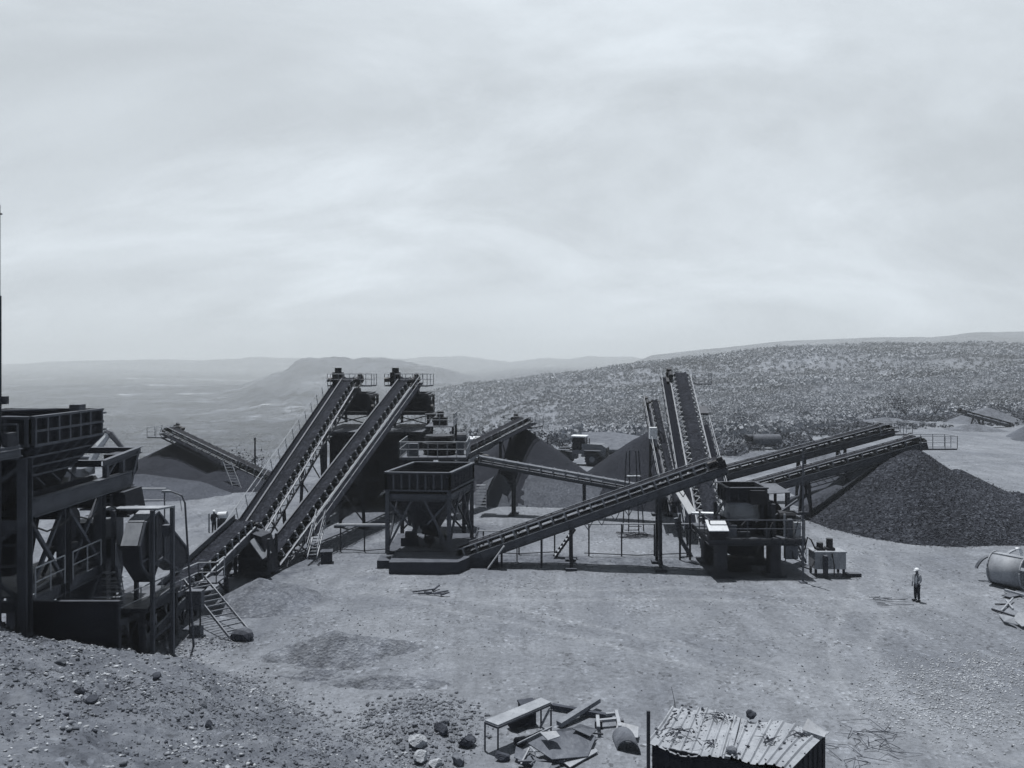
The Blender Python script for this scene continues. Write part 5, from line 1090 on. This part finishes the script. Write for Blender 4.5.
stick('dark long beam running from the table toward the steel trestle', G(552, 706, .12), G(612, 717, .1), .17, 'darkwood', 'timber_beam', 'loose timber and rods by the low table', .16, 'beam')
stick('thick weathered beam lying diagonally across the dark beam', G(559, 724, .12), G(598, 699.5, .35), .26, 'wood', 'timber_beam', 'loose timber and rods by the low table', .16, 'beam')
t = thing('steel_trestle', 'low pale H shaped trestle beside the crossed beams', 'trestle', G(608, 720))
for x0, y0, x1, y1 in ((597.5, 716, 598.5, 728), (616, 711, 620, 727)): MB().bar(G(x0, y0, .3), G(x1, y1, .3), .12, .1).build('rail', 'pale', t)
mb = MB(); mb.bar(G(598, 721, .25), G(618, 719, .25), .12, .1); mb.bar(G(606, 714.5, .25), G(617, 713.5, .25), .1, .1); mb.build('cross_bar', 'pale', t)
for x0, y0 in ((598.5, 728), (620, 727)): p = G(x0, y0); MB().box(p+V((0, 0, .13)), (.26, .16, .28)).build('foot', 'steel', t)
t = thing('arched_sheet', 'curved scrap sheet standing like a tunnel left of the tin roofed hut', 'scrap sheet', G(630, 752))
p0, p1 = G(617, 751), G(641, 755); d_ = (p1-p0); w_ = d_.length; d_ = d_.normalized(); bk = V((-.05, .85, 0.05)); mb = MB(); pr = None
for a in np.linspace(math.pi, 0, 25):
    e_ = p0+d_*(w_/2+math.cos(a)*w_/2)+ZU*math.sin(a)*.43; e2 = p0+d_*(w_/2+math.cos(a)*w_*.48)+ZU*math.sin(a)*.385
    q = [e_, e2, e2+bk, e_+bk]
    if pr: mb.hexa(pr+q)
    pr = q
mb.build('shell', 'conc', t, True); mb = MB(); mb.prism([p0+bk+d_*.1, p0+bk+d_*.9+ZU*.1, p0+bk+d_*1.0+V((.0, .5, .25)), p0+bk+d_*.25+V((0, .55, .3))], (0, 0, .03)); mb.build('flap', 'pale', t)
sc_ = 'torn sheets in the foreground scrap heap'
sheets = [([(528, 744, .45), (552, 760, .25), (588, 757, .1), (596, 737, .2), (574, 728, .55), (553, 731, .6)], 'conc', 'largest grey torn sheet of the foreground scrap heap'),
          ([(540, 733, .72), (548, 741, .66), (560, 737, .7), (556, 731.5, .78)], 'pale', 'small pale square sheet lying on top of the scrap heap'),
          ([(572, 729, .62), (590, 737, .35), (597, 730, .3), (580, 724.5, .6)], 'frame', 'dark bent sheet at the right of the scrap heap'),
          ([(516, 747, .25), (536, 757, .1), (560, 766, .05), (548, 772, .05), (514, 758, .1)], 'conc', 'grey sheet at the lower left of the scrap heap'),
          ([(562, 762, .08), (596, 749, .1), (598, 752, .08), (570, 768, .05)], 'pale', 'narrow pale strip along the lower edge of the scrap heap'),
          ([(536, 762, .3), (552, 764, .3), (546, 776, .1), (530, 772, .1)], 'wood', 'pale brown board at the bottom edge under the scrap heap')]
for pts, mt, lab in sheets: slab('torn_sheet', mt, lab, 'sheet', [G(*p) for p in pts], .03, sc_)
stick('long pale bent rod lying from the table foot over the heap', G(517, 744, .2), G(552, 727, .75), .05, 'pale', 'scrap_rod', sc_, cat='rod')
stick('pale rod forming the left side of a loose triangle', G(521, 764, .1), G(530, 747, .35), .05, 'pale', 'scrap_rod', sc_, cat='rod')
stick('pale rod lying level along the bottom of the scrap heap', G(518, 762, .12), G(565, 761, .12), .1, 'frame', 'scrap_rod', sc_, cat='rod')
mb = MB(); mb.path([G(530, 747, .4), G(535, 752, .5), G(536, 760, .3), G(531, 764, .1)], .035, 6); single(mb, 'scrap_rod', 'pale', 'curved pale hoop at the left of the scrap heap', 'rod', G(533, 756), sc_)
stick('thin dark rod sticking out right of the scrap heap', G(590, 733, .2), G(603, 734, .1), .05, 'steel', 'scrap_rod', sc_, cat='rod')
q = G(517, 746); mb = MB(); mb.lathe(q+V((-.1, 0, .14)), (1, .3, 0), [(0, .08), (.05, .14), (.4, .14), (.45, .08)], 10); single(mb, 'dark_can', 'steel', 'small dark can lying at the left tip of the scrap heap', 'can', q)

# ------------------------------------------------------------------ tin roofed hut
rz_ = 2.3
A_, B_, C_, D_ = G(648, 743, rz_), G(790, 772, rz_-.05), G(829, 734, rz_), G(674, 706, rz_+.1)
t = thing('tin_hut', 'small dark hut with a rubble strewn corrugated roof in the foreground', 'hut', (A_.x, A_.y, 0))
ins = lambda q, f: q.lerp((A_+B_+C_+D_)/4, f)
wl = [ins(q, .05) for q in (A_, B_, C_, D_)]
for i in range(4):
    a, b = wl[i], wl[(i+1) % 4]; mb = MB(); d_ = (b-a); d_.z = 0; m_ = max(2, int(d_.length/.16)); nn = V((-d_.y, d_.x, 0)).normalized()
    for k in range(m_):
        p, q = a.lerp(b, k/m_), a.lerp(b, (k+1)/m_); o_ = nn*(.012 if k % 2 else -.012)
        mb.hexa([V((p.x, p.y, -.1))+o_-nn*.02, V((q.x, q.y, -.1))+o_-nn*.02, V((q.x, q.y, -.1))+o_+nn*.02, V((p.x, p.y, -.1))+o_+nn*.02, p+o_-nn*.02-ZU*.06, q+o_-nn*.02-ZU*.06, q+o_+nn*.02-ZU*.06, p+o_+nn*.02-ZU*.06])
    mb.build('wall', 'steel2', t)
def corr(a, b, c, d, n, amp, sag, seed):   # corrugated sheet, ribs run a->d
    n = int(n); R = 10; vs = []; fs = []; rr = np.random.default_rng(seed); per = 8
    off = rr.uniform(-.08, .08, n*per+1); cols = n*per
    for th in (0, -.012):
        for i in range(cols+1):
            f = i/cols; ph = (i % per); z = amp if ph in (0, 1) else (amp*.0)
            for j in range(R+1):
                g = j/R; p = a.lerp(b, f).lerp(d.lerp(c, f), g*(1+off[(i//per)*per]*.4)); w = .05*math.sin(f*5+g*2+seed)+.03*math.sin(f*11-g*4)
                vs.append(p+V((0, 0, z+th-sag*math.sin(f*math.pi)*(1-g)+w)))
    S = (cols+1)*(R+1)
    for i in range(cols):
        for j in range(R):
            k = i*(R+1)+j; fs += [(k, k+R+1, k+R+2, k+1), (S+k+1, S+k+R+2, S+k+R+1, S+k)]
    mb = MB(); mb.add(vs, fs); return mb
mid0, mid1 = A_.lerp(B_, .60), D_.lerp(C_, .45); up_ = V((0, 0, .03))
ex_ = lambda q: q+(q-(A_+B_+C_+D_)/4)*.02
corr(ex_(A_), mid0, mid1, ex_(D_), 8, .045, .10, 3).build('roof_sheet', 'pale', t)
corr(mid0+up_+V((-.2, .05, .03)), ex_(B_)+up_, ex_(C_)+up_, mid1+up_+V((-.2, 0, .03)), 8, .05, -.05, 9).build('roof_sheet', 'pale', t)
for q, lab in ((A_+V((.0, -.06, 0)), None),): MB().bar((q.x, q.y, -.1), (q.x, q.y, rz_+.95), .09).build('corner_post', 'steel', t)
def onroof(f, g): 
    z = A_.lerp(B_, f).lerp(D_.lerp(C_, f), g); return z+V((0, 0, .07-.10*math.sin(min(f/.55, 1)*math.pi)*(1-g)*.6+.03))
ps = []; ss = []
for i in range(420):
    f_, g_ = random.random(), random.random()
    if random.random() > (.35+.9*float(fbm(np.array([f_*5]), np.array([g_*2]), .6, 3, 5)[0])+.4*(g_ > .6)): continue
    p = onroof(f_, g_); ps.append(p[:]); ss.append(.012+.05*random.random()**3)
scatter('roof_debris', 'rockdark', I1, np.array(ps), np.array(ss), 'crumbs of stone and dirt lying on the tin hut roof', 'debris')
rb = [('long forked dead twig on the left half of the hut roof', .22, .35, .9), ('short dark twig near the left front corner of the hut roof', .12, .2, .5), ('bundle of dark twigs at the back middle of the hut roof', .36, .8, .8),
      ('twig lying across the ribs in the right half of the roof', .74, .45, .9), ('small twig near the right back corner of the roof', .9, .75, .6), ('twig hanging over the front edge at mid roof', .42, .12, .7)]
for lab, f_, g_, ln in rb:
    p = onroof(f_, g_); mb = MB(); a = random.uniform(0, 3.1)
    for k in range(7):
        a2 = a+random.uniform(-.8, .8); st = p+V((random.uniform(-.2, .2), random.uniform(-.12, .12), .03)); l = ln*random.uniform(.4, .8)
        mb.path([st, st+V((math.cos(a2)*l*.5, math.sin(a2)*l*.35, .06)), st+V((math.cos(a2+.4)*l, math.sin(a2+.4)*l*.6, .02))], [.016, .011, .005], 5)
    single(mb, 'dead_twig', 'darkwood', lab, 'twig', p, 'dead twigs on the hut roof')
p = onroof(.585, .08); mb = MB(); v, f = I2; mb.add([tuple(V((k[0]*.17, k[1]*.12, k[2]*.1+.07))+p) for k in v*(1+.2*rng.uniform(-1, 1, (len(v), 1)))], [tuple(k) for k in f]); single(mb, 'stone', 'rock', 'stone weighing the roof down where the two sheets meet in front', 'stone', p)
p = onroof(.52, .97); mb = MB(); mb.add([tuple(V((k[0]*.15, k[1]*.1, k[2]*.13+.1))+p) for k in v*(1+.25*rng.uniform(-1, 1, (len(v), 1)))], [tuple(k) for k in f]); single(mb, 'stone', 'rockdark', 'dark stone on the back edge of the hut roof between the sheets', 'stone', p)
p = onroof(.93, .9); mb = MB(); mb.prism([p+V((-.35, 0, .05)), p+V((.1, -.5, .08)), p+V((.25, -.3, .12)), p+V((-.1, .2, .28))], (0, 0, .02)); single(mb, 'loose_flashing', 'pale', 'loose curled strip of tin on the right end of the hut roof', 'tin strip', p)
p = G(676, 718); mb = MB(); mb.path([(p.x, p.y, 0), (p.x-.05, p.y, .6), (p.x-.15, p.y+.1, 1.1)], [.02, .014, .008], 5); 
single(mb, 'dry_stem', 'bark', 'single thin dry stem rising behind the hut roof', 'plant', p)
mb = MB()
for i in range(26):
    s_ = G(random.uniform(836, 900), random.uniform(728, 764)); a = random.uniform(0, 6.3); l = random.uniform(.5, 1.6)
    mb.path([s_+V((0, 0, .02)), s_+V((math.cos(a)*l*.5, math.sin(a)*l*.5, .08+random.uniform(0, .15))), s_+V((math.cos(a+.5)*l, math.sin(a+.5)*l, .03))], [.014, .01, .006], 4)
single(mb, 'brushwood', 'darkwood', 'thin dead brushwood scattered on the ground right of the hut', 'brushwood', G(868, 746), kind='stuff')
mb = MB()
for px, py, l, a in ((424, 591, 1.3, .25), (431, 594, 1.5, -.2), (441, 592, .9, .5), (436, 589, .7, 1.1), (428, 593, .6, -.8), (445, 595, .5, .1)):
    q = G(px, py, .08); d_ = V((math.cos(a), math.sin(a), 0)); mb.bar(q-d_*l/2, q+d_*l/2+V((0, 0, random.uniform(0, .15))), .1, .06)
single(mb, 'timber_stack', 'darkwood', 'few dark broken boards lying in mid yard in front of the plinth', 'boards', G(432, 593))
mb = MB()
for i in range(11):
    q = G(random.uniform(862, 893), random.uniform(597, 605), .06); a = random.uniform(-.5, .5); mb.bar(q, q+V((math.cos(a)*random.uniform(.4, 1.2), math.sin(a)*.8, 0)), .026)
single(mb, 'wire_litter', 'frame', 'litter of thin dark rods on the yard left of the standing person', 'litter', G(878, 601))

# ------------------------------------------------------------------ back of the yard
b = G(766, 449); ax = V((1, .12, 0)).normalized(); c = V((b.x, b.y, 1.3))
t = thing('storage_tank', 'grey horizontal storage tank on saddles beyond the right conveyors', 'tank', (b.x, b.y, 0))
mb = MB(); mb.lathe(c-ax*2.3, ax, [(0, .2), (.12, .7), (.3, .88), (4.3, .88), (4.48, .7), (4.6, .2)], 22); mb.build('shell', 'tank', t, False)
for s_ in (-1.6, 1.6): MB().box(c+ax*s_+V((0, 0, -.98)), (.35, 1.4, .8)).build('saddle', 'conc', t)
mb = MB(); mb.tube(c-ax*2.6+V((-.5, -.3, .4)), c-ax*2.2+V((0, 0, .4)), .5, 14); mb.build('manhole', 'steel', t)
for (px, py, l, lab) in ((733, 449, 2.6, 'left heap of tangled pale scrap pipes near the storage tank'), (748, 446, 2.2, 'right heap of tangled pale scrap pipes near the storage tank')):
    b = G(px, py); mb = MB()
    for i in range(12):
        p = b+V((random.uniform(-l, l), random.uniform(-2, 2), .1)); a = random.uniform(0, 3.1); mb.path([p, p+V((math.cos(a)*l*.5, .3, random.uniform(.3, 1.6))), p+V((math.cos(a)*l, .8, random.uniform(.1, .9)))], .09, 5)
    single(mb, 'scrap_pipes', 'pale', lab, 'scrap', b, 'scrap pipes at the back of the yard')
b = G(490, 462); t = thing('site_cabin', 'small pale cabin standing behind the slim conveyor and dark cone pile', 'cabin', (b.x, b.y, 0))
MB().b2(b.x-2.6, b.x+1.6, b.y-1.5, b.y+1.5, -.2, 3.0).build('wall', 'pale', t); MB().b2(b.x-2.8, b.x+1.8, b.y-1.7, b.y+1.7, 3.0, 3.16).build('roof', 'white', t)
for x in (-1.9, -.4): MB().b2(b.x+x, b.x+x+.9, b.y-1.56, b.y-1.48, 1.3, 2.2).build('window', 'glass', t)
mb = MB(); mb.b2(b.x+.5, b.x+1.3, b.y-1.56, b.y-1.48, -.1, 2.1); mb.build('door', 'frame', t)
q = P(642, 448, 104); mb = MB(); mb.prism([(q.x-8.5, 104, .6), (q.x+3.5, 101, 1.2), (q.x+4.5, 112, 1.2), (q.x-3, 113, 2.3), (q.x-7.5, 112, 2.3)], (0, 0, .25)); mb.prism([(q.x-8, 105, -.3), (q.x+3, 102, -.3), (q.x+4, 111, -.3), (q.x-7, 111, -.3)], (0, 0, 1.2))
single(mb, 'pale_platform', 'conc', 'flat pale slab lying behind the wheel loader', 'slab', (q.x, 106, 0))
b = G(256, 497); mb = MB(); p = P(255, 439, 83); mb.tube((p.x, p.y, 0), p, .11, 8, .09); mb.tube(p, p+V((0, 0, .12)), .13, 8); single(mb, 'utility_pole', 'bark', 'lone dark pole standing at the plateau edge behind the steep conveyors', 'pole', (p.x, p.y, 0))
g_ = 'bushes along the plateau edge'
for i, (px, py, Y, h, r, lab, n) in enumerate((
    (243, 470, 88, 3.2, 2.4, 'spreading bush at the plateau edge left of the steep conveyors', 500), (258, 474, 89, 2.0, 1.6, 'low bush by the lone dark pole', 260),
    (548, 452, 104, 4.2, 3.4, 'dark bush left of the wheel loader', 600), (562, 455, 106, 2.8, 2.6, 'low dark bush right behind the wheel loader bucket', 400),
    (470, 440, 100, 4.8, 3.0, 'bush rising behind the back stacker conveyor, left one', 500), (500, 436, 102, 5.4, 3.2, 'bush rising behind the back stacker conveyor, right one', 560),
    (905, 425, 176, 5.5, 4.4, 'dark tree standing at the far yard edge above the conveyor heads', 520), (934, 422, 178, 4.6, 4.2, 'darker round tree at the far yard edge right of the conveyor heads', 480),
    (872, 428, 172, 3.6, 4.0, 'low tree at the far yard edge above the upper conveyor head', 360), (815, 432, 168, 3.4, 4.0, 'low bush beyond the yard right of the storage tank', 340),
    (715, 440, 140, 3.2, 3.4, 'bush beyond the scrap pipes right of the tall steep conveyor', 340), (740, 436, 146, 3.8, 3.6, 'taller bush beyond the scrap pipes left of the storage tank', 360),
    (792, 440, 124, 2.2, 2.6, 'low round bush just right of the storage tank', 300), (700, 446, 117, 1.8, 2.4, 'low scrub bush behind the tall steep conveyor', 260), (835, 436, 148, 2.4, 3.4, 'spreading bush above the middle of the upper right conveyor', 300),
    (985, 420, 184, 3.6, 4.6, 'low bush behind the lone stacker conveyor', 360), (1012, 417, 186, 4.2, 4.6, 'bush behind the far heap at the right edge', 380))):
    z = {True: 0.0}.get(True); tree(((px-512)/F*Y, Y, 0), h, r, lab, g_, n, 20+i, .2)
# dry woodland on the hills: one mass
n = 42000; px = rng.uniform(395, 1090, n); Yt = np.sqrt(rng.uniform(0, 1, n)*(1500**2-150**2)+150**2)*rng.uniform(.55, 1, n)
px = np.concatenate([px, rng.uniform(560, 1090, 26000)]); Yt = np.concatenate([Yt, rng.uniform(125, 560, 26000)])
ex = np.interp(px, *EDGE)+10; x = (px-512)/F*Yt; z = country(px, Yt); m_ = (Yt > ex+8) & (z > -70+40*rng.uniform(-1, 1, len(z))) & (rng.uniform(0, 1, len(z)) < sstep(380, 470, px)) & (Yt < np.interp(px, [430, 560, 1100], [1400, 1150, 1000]))
m_ &= rng.uniform(0, 1, len(z)) < .72+1.5*fbm(x, Yt, 60, 5, 70)
x, Yt, z = x[m_], Yt[m_], z[m_]; s = .8+2.1*rng.uniform(0, 1, len(x))**1.8; s *= 1+.3*(Yt > 600)
nr = Yt < 420
leafy('woodland', 'forest', np.stack([x, Yt, z+s*.45], -1)[nr], s[nr], 'near dry pale woodland on the foot of the hillside behind the yard', 'woodland', 36, .21); leafy('woodland', 'forest', np.stack([x, Yt, z+s*.45], -1)[~nr], s[~nr], 'far dry pale woodland covering the upper hillside behind the yard', 'woodland', 15, .4)
n = 5200; px = rng.uniform(690, 1060, n); e_ = np.interp(px, *EDGE); Yt = e_-rng.uniform(-14, 1, n)*-1-rng.uniform(0, 1, n)**2*16+6; x = (px-512)/F*Yt; m_ = fbm(x, Yt, 9, 4, 93)+rng.uniform(-.1, .1, n) > .05
x, Yt = x[m_], Yt[m_]; s = rng.uniform(.25, .95, len(x)); leafy('scrub', 'scrub', np.stack([x, Yt, np.zeros(len(x))+s*.35], -1), s, 'low grey scrub growing along the far edge of the yard', 'scrub', 24, .3)
n = 16000; px = rng.uniform(-300, 460, n); Yt = rng.uniform(110, 1600, n); x = (px-512)/F*Yt; z = country(px, Yt); m_ = fbm(x, Yt, 120, 4, 81) > -.04
x, Yt, z = x[m_], Yt[m_], z[m_]; s = rng.uniform(1.0, 2.8, len(x)); leafy('woodland', 'forest', np.stack([x, Yt, z+s*.4], -1), s, 'scattered scrub trees down the slope and over the plain at the left', 'woodland')

# ------------------------------------------------------------------ air, sky, light, camera
AIR = dict(density=3.1e-4, col=(.92, .97, 1.0))
mb = MB(); mb.b2(-9000, 9000, -450, 7600, -135, 150)
hm = bpy.data.materials.new('pale_air'); hm.use_nodes = True; hn = hm.node_tree.nodes; hn.remove(hn['Principled BSDF'])
pv = hn.new('ShaderNodeVolumePrincipled'); pv.inputs['Density'].default_value = AIR['density']; pv.inputs['Color'].default_value = AIR['col']+(1,); pv.inputs['Anisotropy'].default_value = .15
hm.node_tree.links.new(pv.outputs[0], hn['Material Output'].inputs['Volume'])
hm.cycles.volume_sampling = 'DISTANCE'; hz = mb.build('haze', hm); hz['kind'] = 'stuff'; hz['label'] = 'pale even haze lying over the plain and hills'; hz['category'] = 'haze'
EL, AZ = rad(77.5), rad(-32)     # high sun, a little to the left and beyond the plant
sd = V((math.sin(AZ)*math.cos(EL), math.cos(AZ)*math.cos(EL), math.sin(EL)))
sl = bpy.data.lights.new('sun', 'SUN'); sl.energy = 5.0; sl.angle = rad(.6); sl.color = (1.0, .985, .96)
so = bpy.data.objects.new('sun', sl); COL.objects.link(so); so.rotation_euler = sd.to_track_quat('Z', 'Y').to_euler(); so.location = (0, 0, 60)
w = bpy.data.worlds.new('World'); SC.world = w; w.use_nodes = True; nt = w.node_tree; N = nt.nodes; bg = N['Background']; L_ = nt.links.new
sky = N.new('ShaderNodeTexSky'); sky.sky_type = 'NISHITA'; sky.sun_disc = False; sky.sun_elevation = EL; sky.sun_rotation = AZ; sky.air_density = 1.0; sky.dust_density = 2.5
bw = N.new('ShaderNodeRGBToBW'); L_(sky.outputs[0], bw.inputs[0])
tint = N.new('ShaderNodeMix'); tint.data_type = 'RGBA'; tint.blend_type = 'MULTIPLY'; tint.inputs[0].default_value = 1; L_(bw.outputs[0], tint.inputs[6]); tint.inputs[7].default_value = (.93, 1.0, 1.08, 1)
tc = N.new('ShaderNodeTexCoord'); sp = N.new('ShaderNodeSeparateXYZ'); L_(tc.outputs['Generated'], sp.inputs[0])
def mth(op, a, b=0.0, cl=False):
    n = N.new('ShaderNodeMath'); n.operation = op; n.use_clamp = cl
    for i, v_ in enumerate((a, b)):
        if hasattr(v_, 'node'): L_(v_, n.inputs[i])
        else: n.inputs[i].default_value = v_
    return n.outputs[0]
zc = mth('MAXIMUM', sp.outputs[2], .0); dv = mth('ADD', zc, .34)      # flat cloud layer seen in perspective
cb = N.new('ShaderNodeCombineXYZ'); L_(mth('DIVIDE', sp.outputs[0], dv), cb.inputs[0]); L_(mth('DIVIDE', sp.outputs[1], dv), cb.inputs[1])
mp = N.new('ShaderNodeMapping'); mp.inputs['Scale'].default_value = (.55, .85, 1); mp.inputs['Location'].default_value = (5.2, 8.8, 0); mp.inputs['Rotation'].default_value = (0, 0, .12); L_(cb.outputs[0], mp.inputs[0])
def nz(sc, det, ro, dist, lo, hi):
    n = N.new('ShaderNodeTexNoise'); n.inputs['Scale'].default_value = sc; n.inputs['Detail'].default_value = det; n.inputs['Roughness'].default_value = ro; n.inputs['Distortion'].default_value = dist; L_(mp.outputs[0], n.inputs['Vector'])
    r = N.new('ShaderNodeMapRange'); r.interpolation_type = 'SMOOTHSTEP'; r.inputs[1].default_value = lo; r.inputs[2].default_value = hi; L_(n.outputs[0], r.inputs[0]); return r.outputs[0]
c1 = nz(1.0, 8, .58, .5, .36, .68); c2 = nz(2.3, 9, .62, .6, .42, .72)
cl = mth('ADD', mth('MULTIPLY', c1, .65), mth('MULTIPLY', c2, .38))
CB = 18.3                                              # cloud brightness in the sky's own units (times 0.1)
cv = mth('ADD', mth('MULTIPLY', cl, .44*CB), .74*CB)
cc = N.new('ShaderNodeMix'); cc.data_type = 'RGBA'; cc.blend_type = 'MULTIPLY'; cc.inputs[0].default_value = 1; L_(cv, cc.inputs[6]); cc.inputs[7].default_value = (.92, 1.0, 1.075, 1)
# the veil covers the low sky ahead; overhead and behind it thins out to clear sky
cov = N.new('ShaderNodeMapRange'); cov.interpolation_type = 'SMOOTHSTEP'; cov.inputs[1].default_value = .85; cov.inputs[2].default_value = .42; cov.inputs[3].default_value = .03; cov.inputs[4].default_value = .97; L_(sp.outputs[2], cov.inputs[0])
cf = N.new('ShaderNodeMapRange'); cf.interpolation_type = 'SMOOTHSTEP'; cf.inputs[1].default_value = -.1; cf.inputs[2].default_value = .4; cf.inputs[3].default_value = .08; cf.inputs[4].default_value = 1; L_(sp.outputs[1], cf.inputs[0])
mx = N.new('ShaderNodeMix'); mx.data_type = 'RGBA'; L_(mth('MULTIPLY', cov.outputs[0], cf.outputs[0]), mx.inputs[0]); L_(tint.outputs[2], mx.inputs[6]); L_(cc.outputs[2], mx.inputs[7])
L_(mx.outputs[2], bg.inputs[0]); bg.inputs[1].default_value = .05
cam = bpy.data.cameras.new('camera'); co = bpy.data.objects.new('camera', cam); COL.objects.link(co); co.location = (0, 0, HC); co.rotation_euler = (rad(90), 0, 0)
cam.sensor_width = 36; cam.lens = 36*F/1024; cam.shift_y = -(384-HY)/1024; cam.clip_start = .2; cam.clip_end = 30000; SC.camera = co
v_ = SC.view_settings; v_.view_transform = 'Standard'; v_.look = 'None'; v_.exposure = -.15; v_.gamma = 1; v_.use_curve_mapping = False
SC.cycles.use_denoising = True; SC.cycles.denoising_input_passes = 'RGB'; SC.cycles.use_adaptive_sampling = False; SC.cycles.max_bounces = 5; SC.cycles.diffuse_bounces = 3; SC.cycles.volume_bounces = 1; SC.cycles.transparent_max_bounces = 4; SC.cycles.caustics_reflective = False; SC.cycles.caustics_refractive = False
SC.cycles.volume_step_rate = 1.0
